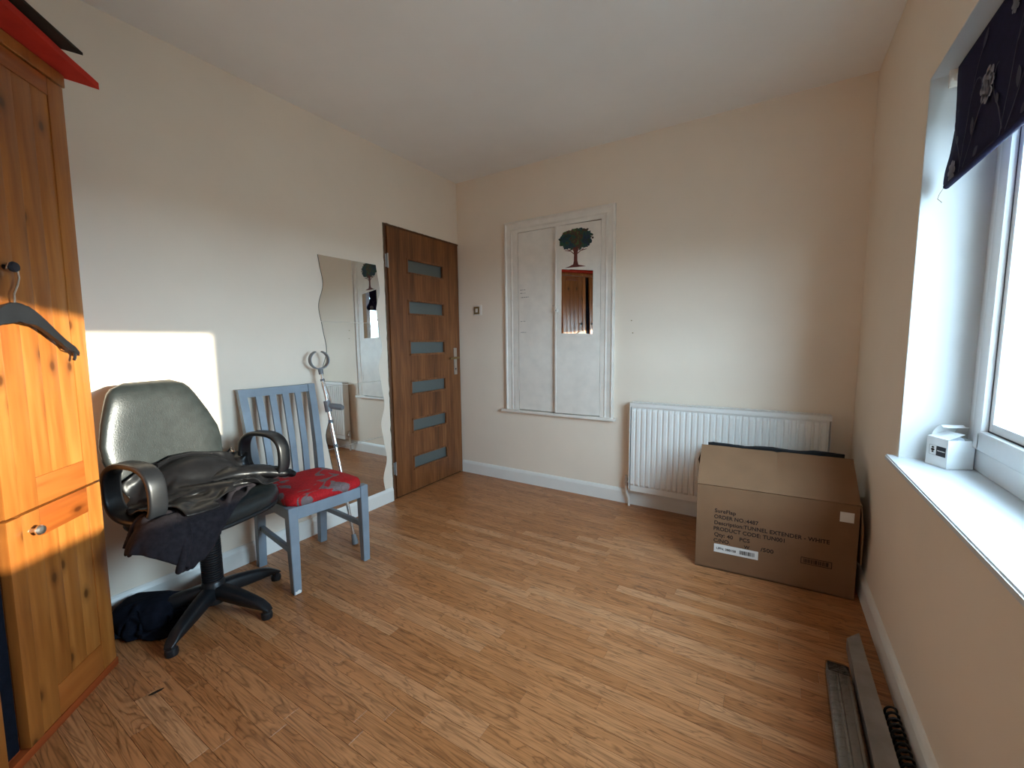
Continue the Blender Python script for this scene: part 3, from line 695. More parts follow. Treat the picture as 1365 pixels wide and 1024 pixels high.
for sy in (-1, 1):
    bm = B(); tube(bm, [(-.19, sy*.215, .60), (-.185, sy*.245, .63), (-.165, sy*.258, .655), (-.14, sy*.252, .64), (-.12, sy*.24, .60), (-.12, sy*.23, .56), (-.13, sy*.2, .46)], .006, 8); obj('side_bracket', bm, 'chrome', oc, True)
    # armrest loop
    loop = []
    for k in range(44):
        an = 2*PI*k/44; e = .72
        loop.append((.03+.125*math.copysign(abs(math.cos(an))**e, math.cos(an)), sy*.272, .633+.105*math.copysign(abs(math.sin(an))**e, math.sin(an))))
    bm = B(); strap(bm, loop, (0, 1, 0), .060, .022, True); ar = obj('armrest', bm, 'black_plastic', oc, True, angle=60)
    bm = B(); strap(bm, [(.02, sy*.10, .445), (.02, sy*.22, .444), (.02, sy*.262, .462), (.02, sy*.272, .50), (.02, sy*.272, .535)], (1, 0, 0), .07, .014); obj('arm_bracket', bm, 'black_plastic', ar, True)

# ------------------------------------------------------------------ cloth draping (position based, numpy)
def sd_rbox(p, c, h, r):
    q = np.abs(p-np.array(c))-(np.array(h)-r)
    return np.linalg.norm(np.maximum(q, 0), axis=1)+np.minimum(q.max(axis=1), 0)-r
def sd_loop(p, sy):
    """rounded loop armrest: distance to a rounded rectangle outline, swept sideways"""
    q = np.abs(np.stack([p[:, 0]-.03, p[:, 2]-.633], 1))-np.array([.125-.07, .105-.07])
    d = np.linalg.norm(np.maximum(q, 0), axis=1)+np.minimum(q.max(axis=1), 0)-.07
    w = np.maximum(np.abs(p[:, 1]-sy*.272)-.02, 0)
    return np.sqrt(d*d+w*w)-.014
def drape(P0, mask, rest, sdf, steps=260, thick=.008, stiff_bend=.3, fric=.55, g=-9.8, iters=8, damp=.985, dt=.012, pin=None):
    ni, nj = mask.shape; x = P0.reshape(-1, 3).copy(); v = np.zeros_like(x); m = mask.reshape(-1)
    idx = np.arange(ni*nj).reshape(ni, nj); groups = []
    def add(di, dj, k):
        for par in range(2):
            a = idx[max(0, -di):ni-max(0, di), max(0, -dj):nj-max(0, dj)]; b = idx[max(0, di):ni+min(0, di), max(0, dj):nj+min(0, dj)]
            I, J = np.meshgrid(np.arange(a.shape[0]), np.arange(a.shape[1]), indexing='ij')
            step = max(abs(di), abs(dj)); key = (I//step if di else J//step) % 2
            sel = (key == par) & m[a] & m[b]
            if sel.any(): A_, B_ = a[sel], b[sel]; L = np.linalg.norm(rest.reshape(-1, 3)[A_]-rest.reshape(-1, 3)[B_], axis=1); groups.append((A_, B_, L, k))
    add(1, 0, 1.); add(0, 1, 1.); add(1, 1, .6); add(1, -1, .6); add(2, 0, stiff_bend); add(0, 2, stiff_bend)
    if stiff_bend > .6: add(4, 0, .5); add(0, 4, .5); add(7, 0, .25); add(0, 7, .25)
    for st in range(steps):
        v[:, 2] += g*dt; xp = x+v*dt
        for _ in range(iters):
            for A_, B_, L, k in groups:
                d = xp[A_]-xp[B_]; l = np.linalg.norm(d, axis=1)+1e-9; c = (d*((l-L)/l*.5*k)[:, None]); xp[A_] -= c; xp[B_] += c
        s = sdf(xp); hit = s < thick
        if hit.any():
            q = xp[hit]; e = 1e-3; n_ = np.stack([sdf(q+np.eye(3)[a]*e)-sdf(q-np.eye(3)[a]*e) for a in range(3)], 1); n_ /= np.linalg.norm(n_, axis=1, keepdims=True)+1e-9
            q = q+n_*(thick-s[hit])[:, None]; dx = q-x[hit]; dn = (dx*n_).sum(1, keepdims=True)*n_; q = x[hit]+dn+(dx-dn)*(1-fric); xp[hit] = q
        v = (xp-x)/dt*damp; sp = np.linalg.norm(v, axis=1, keepdims=True); v *= np.minimum(1, 1.5/(sp+1e-9)); x = xp
    return x.reshape(ni, nj, 3)
def grid_mesh(name, X, mask, mat, parent=None, th=.006, sub=1, smooth=True):
    ni, nj = mask.shape; bm = B(); V = {}
    for i in range(ni):
        for j in range(nj):
            if mask[i, j]: V[i, j] = bm.verts.new(X[i, j])
    for i in range(ni-1):
        for j in range(nj-1):
            k = [(i, j), (i+1, j), (i+1, j+1), (i, j+1)]
            if all(q in V for q in k): bm.faces.new([V[q] for q in k])
    for v in [v for v in bm.verts if not v.link_faces]: bm.verts.remove(v)
    me = bpy.data.meshes.new(name); bm.to_mesh(me); bm.free(); me.materials.append(MT[mat]); o = link(bpy.data.objects.new(name, me))
    me.polygons.foreach_set('use_smooth', [True]*len(me.polygons))
    so = o.modifiers.new('thickness', 'SOLIDIFY'); so.thickness = th; so.offset = 0
    if sub: ss = o.modifiers.new('smooth', 'SUBSURF'); ss.levels = sub; ss.render_levels = sub
    if parent: o.parent = parent
    return o
def chair_sdf(p, lift=0.):
    s = sd_rbox(p, (0, 0, .488), (.235, .245, .044), .042)
    q = p.copy(); sb = (q[:, 2]-.585)/.43; q[:, 0] += .055*(sb-.4)-.35*q[:, 1]**2
    hw = np.interp(q[:, 2], [.585, .64, .72, .78, .86, .94, 1.015], [.165, .22, .232, .23, .205, .172, .09]); q[:, 1] *= .2/hw
    s = np.minimum(s, sd_rbox(q, (-.205, 0, .80), (.04, .2, .215), .035))
    s = np.minimum(s, sd_loop(p, 1)); s = np.minimum(s, sd_loop(p, -1))
    return np.minimum(s, p[:, 2]-.002)
# hooded top: pleated sheet over the front-left corner of the seat, hanging down
ni, nj = 46, 46
I, J = np.meshgrid(np.linspace(0, 1, ni), np.linspace(-1, 1, nj), indexing='ij')
rest_h = np.stack([I*.60, J*.24, I*0], 2)
e1 = np.array([.40, -.92]); e2 = np.array([.92, .40])
hw_ = .10-.015*np.clip((I-.5)/.4, 0, 1)
px_ = .020+e1[0]*I*.52+e2[0]*J*hw_; py_ = .115+e1[1]*I*.52+e2[1]*J*hw_
P0 = np.stack([px_, py_, .62+.045*np.sin(J*PI*3.2+I*2.5)+.02*np.sin(I*12+J*3)+.0*I], 2)
mk = (np.abs(J)**4+np.clip(I-.5, 0, 1)**4*16*.9) < 1.02
mk[:5, :6] = False
def hood_sdf(p):
    lump = np.linalg.norm((p-np.array([.165, -.275, .42]))/np.array([.085, .090, .125]), axis=1)-1
    return np.minimum(chair_sdf(p), lump*.06)
hX = drape(P0, mk, rest_h, hood_sdf, 150, .010, .3, fric=.9)
hood = grid_mesh('hooded_top', hX, mk, 'hoodie', None, .011); hood.location = OC; hood.rotation_euler = (0, 0, OTH)
tag(hood, 'charcoal soft hooded top hanging over the front of the office chair seat', 'hooded top')
# jacket: rests on seat and hooded top
GX, GY, GS = -.30, -.45, .008
hmap = np.full((110, 115), -9.)
for px, py, pz in hX[mk]:
    for di in (-1, 0, 1):
        for dj in (-1, 0, 1):
            a_, b_ = int((px-GX)/GS)+di, int((py-GY)/GS)+dj
            if 0 <= a_ < 110 and 0 <= b_ < 115: hmap[a_, b_] = max(hmap[a_, b_], pz)
def jacket_sdf(p):
    s = chair_sdf(p)
    a_ = np.clip((p[:, 0]-GX)/GS, 0, 108.9); b_ = np.clip((p[:, 1]-GY)/GS, 0, 113.9); i0 = a_.astype(int); j0 = b_.astype(int); fa = a_-i0; fb = b_-j0
    h = hmap[i0, j0]*(1-fa)*(1-fb)+hmap[i0+1, j0]*fa*(1-fb)+hmap[i0, j0+1]*(1-fa)*fb+hmap[i0+1, j0+1]*fa*fb
    hs = p[:, 2]-h-.007
    m1 = (np.linalg.norm((p-np.array([-.095, .01, .53]))/np.array([.10, .19, .135]), axis=1)-1)*.10
    ab = np.array([.20, .20, .0]); ap = p-np.array([.0, -.13, .555]); tt = np.clip((ap@ab)/(ab@ab), 0, 1); m2 = np.linalg.norm(ap-tt[:, None]*ab, axis=1)-.03
    return np.minimum(np.minimum(s, np.minimum(m1, m2)), np.where((h > .3) & (hs > -.08), hs, 9))
ni, nj = 40, 58
I, J = np.meshgrid(np.linspace(0, 1, ni), np.linspace(0, 1, nj), indexing='ij')
rest_j = np.stack([I*.42, J*.58, I*0], 2)
lat = -.245+J*.50; fwd = -.155+I*.29+.03*J
P0 = np.stack([fwd, lat, .70+.03*np.sin(I*PI*2.5+J*3.1)+.025*np.sin(J*PI*4+I*2.2)], 2)
mk2 = np.ones((ni, nj), bool)
mk2[32:, :7] = False; mk2[34:, 30:34] = False; mk2[36:, 20:] = False; mk2[:6, :5] = False; mk2[24:, 52:] = False
jX = drape(P0, mk2, rest_j, jacket_sdf, 110, .010, .85, iters=9, fric=.85)
jk = grid_mesh('leather_jacket', jX, mk2, 'leather', None, .007); jk.location = OC; jk.rotation_euler = (0, 0, OTH)
tag(jk, 'black shiny leather jacket crumpled on the office chair seat', 'jacket')
def sleeve(pts, ws, hs, seed):
    bm = B(); fr = frames(pts); m = len(fr); rings = []; n = 20; steps = 40
    P_ = [np.array(p) for p in pts]; tt = np.linspace(0, len(pts)-1, steps)
    path = [Vector([float(np.interp(t_, range(len(pts)), [p[a] for p in P_])) for a in range(3)]) for t_ in tt]
    for k_ in range(3): path = [path[0]]+[(path[i-1]+path[i]*2+path[i+1])/4 for i in range(1, steps-1)]+[path[-1]]
    for i, p in enumerate(path):
        d = (path[min(i+1, steps-1)]-path[max(i-1, 0)]).normalized(); sd = Vector((d.y, -d.x, 0)).normalized(); up__ = sd.cross(d)
        if up__.z < 0: up__ = -up__
        w_ = float(np.interp(tt[i], range(len(pts)), ws)); h_ = float(np.interp(tt[i], range(len(pts)), hs)); ring = []
        for k in range(n):
            a = 2*PI*k/n; q = p+sd*w_*math.cos(a)+up__*h_*math.sin(a)
            f_ = .006*noise.noise(Vector((i*.28, math.cos(a)*1.6, seed)))+.003*noise.noise(Vector((i*.8, math.sin(a)*3, seed)))
            ring.append(q+(sd*math.cos(a)+up__*math.sin(a))*f_)
        rings.append(ring)
    rings.append([path[-1]+(p-path[-1])*.86-(path[-1]-path[-2])*.6 for p in rings[-1]])
    ring_skin(bm, rings); return obj('sleeve', bm, 'leather', jk, True, angle=70)
sleeve([(-.08, -.03, .560), (.01, .11, .588), (.072, .22, .572), (.115, .29, .548), (.125, .335, .528)], [.050, .058, .052, .046, .040], [.020, .030, .027, .023, .018], 1)
sleeve([(.0, -.18, .560), (.065, -.06, .576), (.10, .04, .572), (.125, .13, .562)], [.05, .048, .042, .036], [.022, .020, .017, .015], 5)
bm = B(); strap(bm, [(-.13, -.10, .655), (-.145, -.03, .672), (-.145, .05, .668), (-.12, .12, .650)], Vector((.45, 0, .9)), .055, .012); obj('collar', bm, 'leather', jk, True)
# black cloth heap on the floor
def heap_sdf(p):
    s = np.minimum(sd_rbox(p, (0, 0, .045), (.10, .075, .055), .05), sd_rbox(p, (.06, .045, .035), (.055, .05, .04), .035))
    return np.minimum(np.minimum(s, p[:, 2]-.001), np.minimum(p[:, 1]+9, 9))
ni = nj = 44
I, J = np.meshgrid(np.linspace(-.5, .5, ni), np.linspace(-.5, .5, nj), indexing='ij')
rest_c = np.stack([I*.52, J*.46, I*0], 2)
P0 = np.stack([I*.30, J*.24, .16+.05*np.sin(I*23+J*7)+.05*np.sin(J*26-I*9)+.03*np.sin(I*41+2)], 2)
mk3 = (np.abs(I)**3+np.abs(J)**3) < .19
cX = drape(P0, mk3, rest_c, heap_sdf, 90, .006, .2, fric=.9)
heap = grid_mesh('cloth_heap', cX, mk3, 'black_cloth', None, .008); heap.location = (.150, -2.315, .004); heap.rotation_euler = (0, 0, math.radians(38))
tag(heap, 'black cloth heap on the floor between wardrobe and office chair base', 'cloth')

# ------------------------------------------------------------------ grey dining chair
dc = thing('dining_chair', 'blue grey painted wooden dining chair with red patterned seat', 'chair', (.313, -1.668, 0), math.radians(-4.5))
LG = .021
fy, ry = .186, .168
for sy in (-1, 1):
    bm = B(); rings = []
    for z, h in ((0, .018), (.2, .0205), (.418, .022)): rings.append([Vector((.198+a*h, sy*fy+b*h, z)) for a, b in ((-1, -1), (1, -1), (1, 1), (-1, 1))])
    ring_skin(bm, rings); bmesh.ops.bevel(bm, geom=[e for e in bm.edges], offset=.003, segments=1, affect='EDGES'); obj('leg', bm, 'grey_paint', dc)
    bm = B(); rings = []
    for z, x, h, yy in ((0, -.205, .018, ry), (.25, -.188, .021, ry), (.43, -.185, .022, ry), (.60, -.202, .020, ry+.004), (.80, -.238, .018, ry+.01), (.935, -.268, .016, ry+.014)):
        rings.append([Vector((x+a*h, sy*yy+b*.019, z)) for a, b in ((-1, -1), (1, -1), (1, 1), (-1, 1))])
    ring_skin(bm, rings); obj('back_post', bm, 'grey_paint', dc)
    bm = B(); prism(bm, [(-.009, -.0125), (.009, -.0125), (.009, .0125), (-.009, .0125)], lambda a, b: Vector((-.175, sy*(ry)+a, .215+b)), lambda a, b: Vector((.185, sy*(fy-.002)+a, .20+b))); obj('stretcher', bm, 'grey_paint', dc)
    bm = B(); prism(bm, [(-.010, -.028), (.010, -.028), (.010, .028), (-.010, .028)], lambda a, b: Vector((-.17, sy*(ry+.004)+a, .386+b)), lambda a, b: Vector((.185, sy*(fy+.004)+a, .386+b))); obj('side_rail', bm, 'grey_paint', dc)
boxo('front_rail', (.190, -fy+.018, .356), (.212, fy-.018, .414), 'grey_paint', dc, .002)
boxo('back_rail', (-.196, -ry+.018, .358), (-.176, ry-.018, .414), 'grey_paint', dc, .002)
boxo('lower_back_rail', (-.200, -ry+.018, .27), (-.184, ry-.018, .30), 'grey_paint', dc, .002)
def bx(z): return np.interp(z, [.43, .6, .8, .935], [-.185, -.202, -.238, -.268])
bm = B(); R_ = ry+.012
rings = [[Vector((bx(z)+dx, y, z)) for dx, z in ((-.012, .893), (.012, .893), (.010, .934), (-.014, .934))] for y in np.linspace(-R_+.014, R_-.014, 9)]
ring_skin(bm, rings); obj('top_rail', bm, 'grey_paint', dc)
for k in range(4):
    y0 = (-1.5+k)*.062; y1 = y0*1.10
    bm = B(); rings = []
    for z in (.40, .5, .6, .7, .8, .9):
        y = y0+(y1-y0)*(z-.4)/.5; rings.append([Vector((bx(max(z, .43))+dx, y+dy, z)) for dx, dy in ((-.007, -.016), (.007, -.016), (.007, .016), (-.007, .016))])
    ring_skin(bm, rings); obj('slat', bm, 'grey_paint', dc)
bm = B(); rings = []
for (s, z) in ((.97, .413), (1.0, .420), (1.0, .436), (.975, .450), (.90, .459), (.7, .464), (.35, .466)):
    rings.append([Vector((x, y*(1-.06*(.2-x)/.4), z)) for x, y in sup(.012, 0, .208*s, .200*s, .35)])
ring_skin(bm, rings); o = obj('seat_cushion', bm, 'damask', dc, True, angle=60); o['label'] = 'red damask seat cushion with grey flowers'

# ------------------------------------------------------------------ crutch
cr = thing('forearm_crutch', 'aluminium forearm crutch leaning on the wall beside the mirror', 'crutch', (0, 0, 0))
A_ = Vector((.336, -1.417, .004)); T_ = Vector((.082, -1.406, 1.005)); dr = (T_-A_).normalized()
def at(z): return A_+dr*((z-A_.z)/dr.z)
bm = B(); tube(bm, [A_, A_+dr*.012, A_+dr*.05, A_+dr*.058], [.017, .0185, .0135, .0125], 16); obj('rubber_tip', bm, 'rubber', cr, True)
bm = B(); tube(bm, [A_+dr*.045, at(.60)], .0095, 16); obj('lower_tube', bm, 'alu', cr, True)
bm = B(); tube(bm, [at(.56), at(.775)], .0115, 16); 
up_ = obj('upper_tube', bm, 'alu', cr, True)
for z_ in (.56, .70):
    bm = B(); tube(bm, [at(z_), at(z_+.018)], .0135, 16); obj('collar', bm, 'grey_plastic', cr, True)
side = Vector((.25, .97, 0)).normalized(); vw = Vector((.85, -.5, 0)).normalized()
g0 = at(.80)
bm = B(); tube(bm, [g0-dr*.035, g0+dr*.03], [.019, .019], 16); tube(bm, [g0, g0+side*.012+Vector((.015, 0, .0)), g0+side*.032+Vector((.065, 0, -.006)), g0+side*.038+Vector((.080, 0, -.010))], [.016, .0165, .0185, .013], 14); obj('hand_grip', bm, 'grey_plastic', cr, True)
cuff_c = Vector((.075, -1.408, 1.070))
bm = B(); tube(bm, [at(.80), at(.86)+side*.002, at(.93)-side*.002, at(.985), at(1.012)], .009, 14)
b0 = at(.80)+side*.022; tube(bm, [b0-dr*.0, b0+dr*.05-side*.002, b0+dr*.11-side*.012, b0+dr*.16-side*.020], .006, 10); obj('forearm_tubes', bm, 'alu', cr, True)
bm = B(); tube(bm, [at(.945), at(.958)], .0125, 14); obj('adjuster_ring', bm, 'grey_plastic', cr, True)
bm = B(); rad_c = .052; pts = []
for k in range(29):
    a_ = math.radians(112+(428-112)*k/28)
    pts.append(cuff_c+side*rad_c*math.cos(a_)*1.0+Vector((0, 0, rad_c*math.sin(a_))))
axis_c = side.cross(Vector((0, 0, 1))).normalized()
strap(bm, pts, axis_c, .045, .008); tube(bm, [at(.985), at(1.022)], [.013, .015], 12); obj('cuff', bm, 'grey_plastic', cr, True)

# ------------------------------------------------------------------ cardboard box
cbA = Vector((2.054, -.654, 0)); cang = math.atan2(.037, .661)
cb = thing('cardboard_box', 'large brown cardboard box with printed order text in the corner', 'cardboard box', cbA, cang)
CL, CD, CH, ct = .652, .45, .435, .006
boxo('base', (0, 0, .001), (CL, CD, .008), 'card_in', cb)
fp = boxo('front_wall', (0, 0, .001), (CL, ct, CH), 'card', cb, .0015)
boxo('back_wall', (0, CD-ct, .001), (CL, CD, CH), 'card_in', cb)
boxo('side_wall', (0, ct, .001), (ct, CD-ct, CH), 'card', cb); boxo('side_wall', (CL-ct, ct, .001), (CL, CD-ct, CH), 'card', cb)
def flap(name, p0, p1, d, L, th, creases, mat='card'):
    """flap hinged on p0-p1, extends along d by L"""
    bm = B(); n = 30; m = 6; p0 = Vector(p0); p1 = Vector(p1); d = Vector(d).normalized(); nr = (p1-p0).cross(d).normalized()
    g = [[], []]
    for s in (0, 1):
        for i in range(n+1):
            row = []
            for j in range(m+1):
                u = i/n; v = j/m; p = p0.lerp(p1, u)+d*L*v
                off = 0
                for (uc, dep) in creases: off -= dep*math.exp(-((u-uc)/.02)**2)*smoothstep(v*2.0)
                off += .004*noise.noise(Vector((u*4, v*2, 3)))*v
                row.append(bm.verts.new(p+nr*(off+(th if s else 0))))
            g[s].append(row)
    for i in range(n):
        for j in range(m):
            bm.faces.new((g[0][i][j], g[0][i+1][j], g[0][i+1][j+1], g[0][i][j+1])); bm.faces.new((g[1][i][j], g[1][i][j+1], g[1][i+1][j+1], g[1][i+1][j]))
        for j in (0, m): bm.faces.new((g[0][i][j], g[1][i][j], g[1][i+1][j], g[0][i+1][j]))
    for j in range(m):
        for i in (0, n): bm.faces.new((g[0][i][j], g[0][i][j+1], g[1][i][j+1], g[1][i][j]))
    return obj(name, bm, mat, cb, True, angle=30)
flap('front_flap', (0, .001, CH+.001), (CL, .001, CH+.001), (0.0, .195, .158), .250, .005, [(.535, .007), (.30, .0015), (.80, .0015)])
flap('back_flap', (CL, CD, CH), (0, CD, CH), (0, .03, .12), .10, .004, [], 'card_in')
# side flap folded outwards against the wall
bm = B(); prism(bm, [(.02, CH), (CD-.03, CH), (CD-.05, .30), (.06, .16), (.0, .17), (-.02, .33)], lambda y, z: Vector((CL+.004+(CH-z)*.03, y, z)), lambda y, z: Vector((CL+.009+(CH-z)*.03, y, z))); obj('side_flap', bm, 'card_in', cb)
# print
def on_front(x, z): return Matrix.Translation((x, -.0004, z)) @ Matrix.Rotation(PI/2, 4, 'X')
lines = [('SureFlap', .083, .302, .0265, 1.00), ('ORDER NO.:4487', .081, .271, .0265, .93), ('Description:TUNNEL EXTENDER - WHITE', .082, .240, .0265, .955), ('PRODUCT CODE: TUN001', .080, .209, .0265, .955), ('Qty:', .084, .178, .0265, 1.0), ('40', .142, .176, .0265, 1.0), ('PCS', .196, .174, .0265, 1.0), ('C/NO.', .082, .147, .0265, 1.0), ('W', .218, .142, .022, 1.0), ('/500', .288, .144, .0265, 1.1)]
for s, x, z, sz, sx in lines: text_part('printed_text', s, sz, 'ink', fp, on_front(x, z), sx, 1.03)
lb = boxo('paper_label', (.086, -.0012, .096), (.279, -.0001, .138), 'paper', fp); lb['label'] = 'white paper strip with small bar code'
text_part('printed_text', 'UPN. 388158', .016, 'ink', lb, Matrix.Translation((.096, -.0016, .111)) @ Matrix.Rotation(PI/2, 4, 'X'))
rs = random.Random(5); bm = B(); x = .200
while x < .262: w_ = rs.choice((.0014, .0022, .0034)); box(bm, (x, -.0017, .107), (x+w_, -.0012, .127)); x += w_+rs.choice((.0014, .0022))
obj('bar_code', bm, 'ink', lb)
boxo('paper_square', (.582, -.0012, .355), (.632, -.0001, .400), 'paper', fp)
bm = B(); x0, x1, z0, z1 = .449, .566, .126, .157; e = .0024
for (a, b, c, d) in ((x0, x1, z0, z0+e), (x0, x1, z1-e, z1), (x0, x0+e, z0, z1), (x1-e, x1, z0, z1)): box(bm, (a, -.0006, c), (b, -.0001, d))
x = x0+.010
while x < x1-.012: w_ = rs.choice((.0016, .003, .0045)); box(bm, (x, -.0006, z0+.006), (x+w_, -.0001, z1-.006)); x += w_+rs.choice((.0014, .0024))
obj('printed_bar_code', bm, 'ink', fp)
# black sheet standing in the box
bs = thing('black_plastic_sheet', 'black plastic sheet standing in the cardboard box behind its flap', 'plastic sheet', cbA, cang)
bm = B(); n = 24
topz = [.600+.012*math.sin(i*.7)*.3+.004*noise.noise(Vector((i*.6, 0, 0)))+.006*i/n for i in range(n+1)]
poly = [(.030+.595*i/n, topz[i]) for i in range(n+1)]
prism(bm, [(.030, .10), (.622, .10)]+poly[::-1], lambda a, b: Vector((a, .215+(b-.10)*.02, b)), lambda a, b: Vector((a, .227+(b-.10)*.02, b))); obj('panel', bm, 'black_film', bs)
bm = B(); tube(bm, [(.03+.595*i/n, .221+.010, topz[i]-.004) for i in range(n+1)], .0075, 8); obj('rolled_edge', bm, 'black_film', bs, True)
bm = B(); prism(bm, [(-.010, .47), (-.018, .50), (-.006, .545), (.030, .555), (.030, .44)], lambda a, b: Vector((a, .236, b)), lambda a, b: Vector((a, .246, b))); obj('corner_tab', bm, 'black_film', bs)

# ------------------------------------------------------------------ small white box on the sill
fc = Vector((2.836, -1.062, WZ0)); lc = Vector((2.803, -.992, WZ0)); wang = math.atan2(lc.y-fc.y, lc.x-fc.x)-PI/2  # local +y = along left face
sb = thing('small_white_box', 'small white open cardboard box on the window sill', 'box', fc, wang)
bw, bh, tk = .0775, .094, .0012
# local: y along left (label) face, x along right face
ydir = (lc-fc).normalized()
bm = B(); box(bm, (0, 0, .0005), (bw, bw, .002)); box(bm, (0, 0, .0005), (tk, bw, bh)); box(bm, (0, 0, .0005), (bw, tk, bh)); box(bm, (bw-tk, 0, .0005), (bw, bw, bh)); box(bm, (0, bw-tk, .0005), (bw, bw, bh)); body = obj('body', bm, 'white_card', sb)
# label on face x=0
bm = B(); box(bm, (-.0004, .006, .036), (0, .040, .068)); ll = obj('black_label', bm, 'gasket', body); ll['label'] = 'black printed label panel'
bm = B(); 
for (y0, y1) in ((.036, .027), (.026, .022), (.021, .012), (.011, .0085)): box(bm, (-.0007, y1, .0515), (-.0004, y0, .0545))
obj('label_text', bm, 'paper', ll)
bm = B()
for (a, b, c, d) in ((.041, .066, .036, .0365), (.041, .066, .0675, .068), (.0655, .066, .036, .068)): box(bm, (-.0003, a, c), (0, b, d))
for (y, z, r) in ((.053, .061, .0048), (.053, .053, .0066), (.053, .046, .004)): prism(bm, [(y+r*math.cos(2*PI*k/14), z+.62*r*math.sin(2*PI*k/14)) for k in range(14)], lambda a, b: Vector((-.0004, a, b)), lambda a, b: Vector((0, a, b)))
obj('logo', bm, 'ink', body)
# side flap folded over the top, open lid
bm = B(); prism(bm, [(0, 0), (.052, .006), (.052, bw-.008), (0, bw)], lambda a, b: Vector((a, b, bh+a*.34)), lambda a, b: Vector((a, b, bh+.001+a*.34))); obj('side_flap', bm, 'white_card', sb)
bm = B(); pr = [(0, 0), (.006, .016), (.016, .030), (.028, .040), (.036, .041), (.046, .036), (.062, .037)]
rings = []
for (a, h) in pr: rings.append([Vector((a+o_[0], y, bh+h+o_[1])) for y, o_ in ((bw, (0, 0)), (.012, (0, 0)), (.012, (-.0008, .001)), (bw, (-.0008, .001)))])
rl = Matrix.Translation((0, bw, 0)) @ Matrix.Rotation(0, 4, 'Z')
lid = [[Vector((p.y-.0, bw-p.x*.9, p.z)) for p in r] for r in rings]
ring_skin(bm, lid); obj('lid', bm, 'white_card', sb, True)
bm = B(); bmesh.ops.create_icosphere(bm, subdivisions=3, radius=.03)
for v in bm.verts: v.co = Vector((v.co.x*1.1, v.co.y*.95, v.co.z*.6))*(1+.35*noise.noise(v.co*60)); v.co += Vector((bw*.56, bw*.45, .080))
obj('tissue', bm, 'tissue', sb)

# ------------------------------------------------------------------ roller blind
rb = thing('roller_blind', 'navy roller blind with silver flowers, half lowered in the window', 'blind', (0, 0, 0))
XB = 2.79
bm = B(); tube(bm, [(XB+.02, WY0+.02, 1.968), (XB+.02, -.995, 1.968)], .019, 20); obj('roller_tube', bm, 'gloss_white', rb, True)
bm = B(); box(bm, (XB-.01, -.985, 1.945), (XB+.05, -.975, 1.998), .002); box(bm, (XB+.012, -.995, 1.96), (XB+.028, -.98, 1.976)); obj('bracket', bm, 'old_white', rb)
def ledge_y(z): return float(np.interp(z, [1.63, 1.655, 1.69, 1.73, 1.80, 1.88, 1.96], [-1.008, -.978, -.985, -1.015, -1.038, -1.030, -1.018]))
bm = B(); n, m = 34, 40; g = []
def bx_(y, z): return XB+.004*math.sin(y*9)*(1-(z-1.63)/.35)
for i in range(n+1):
    z = 1.632+(1.985-1.632)*i/n; y0 = ledge_y(z); row = []
    for j in range(m+1):
        q = j/m; y = y0+(WY0+.04-y0)*q; row.append(bm.verts.new((bx_(y, z), y, z)))
    g.append(row)
for i in range(n):
    for j in range(m): bm.faces.new((g[i][j], g[i+1][j], g[i+1][j+1], g[i][j+1]))
fab = obj('fabric', bm, 'blind', rb, True); so = fab.modifiers.new('th', 'SOLIDIFY'); so.thickness = .0012; so.offset = 1
bm = B(); tube(bm, [(XB+.001, -1.004, 1.640), (XB+.001, -1.4, 1.640), (XB+.001, WY0+.045, 1.640)], .0085, 14); obj('bottom_bar', bm, 'blind', rb, True)
bm = B(); tube(bm, [(XB-.004, -.996, 1.638), (XB-.010, -.985, 1.622), (XB-.012, -.980, 1.610), (XB-.006, -.988, 1.600), (XB-.004, -.992, 1.594)], .0009, 6); obj('loose_thread', bm, 'brass', rb, True)
XP = XB-.0045
def petal_poly(cy, cz, r, squash, rot, k=9):
    return [(cy+squash*math.cos(a)*r*(1+.10*math.cos(k*a)), cz+r*math.sin(a)*(1+.10*math.cos(k*a))) for a in [2*PI*i/54+rot for i in range(54)]]
def flower(cy, cz, r):
    bm = B()
    # petals: rings of small patches separated by dark gaps
    for ring, (rr, nn, s_) in enumerate(((.0, 1, .34), (.52, 5, .36), (.86, 8, .30))):
        for q in range(nn):
            a = 2*PI*q/nn+ring*.4; py, pz = cy+rr*r*math.cos(a)*.92, cz+rr*r*math.sin(a); pr_ = r*s_
            prism(bm, [(py+pr_*math.cos(b)*(1+.15*math.sin(3*b+q)), pz+pr_*math.sin(b)*(1+.12*math.cos(2*b+q))) for b in [2*PI*i/14 for i in range(14)]], lambda a, b: Vector((XP, a, b)), lambda a, b: Vector((XP+.0006, a, b)))
    return obj('flower_print', bm, 'motif', fab)
for cy, cz, r in ((-1.275, 1.812, .040), (-1.058, 1.668, .028), (-1.56, 1.80, .042), (-1.80, 1.70, .038), (-2.05, 1.83, .042), (-1.40, 1.93, .020)): flower(cy, cz, r)
def vine(pts, w=.0018):
    pts = [Vector((XP, y, z)) for y, z in pts]; sm = []
    for i in range(len(pts)-1):
        p0 = pts[max(i-1, 0)]; p1 = pts[i]; p2 = pts[i+1]; p3 = pts[min(i+2, len(pts)-1)]
        for k in range(8):
            t_ = k/8; sm.append(.5*((2*p1)+(-p0+p2)*t_+(2*p0-5*p1+4*p2-p3)*t_*t_+(-p0+3*p1-3*p2+p3)*t_**3))
    sm.append(pts[-1]); bm = B(); strap(bm, sm, (1, 0, 0), .0006, w*2); return obj('vine_print', bm, 'motif_dim', fab)
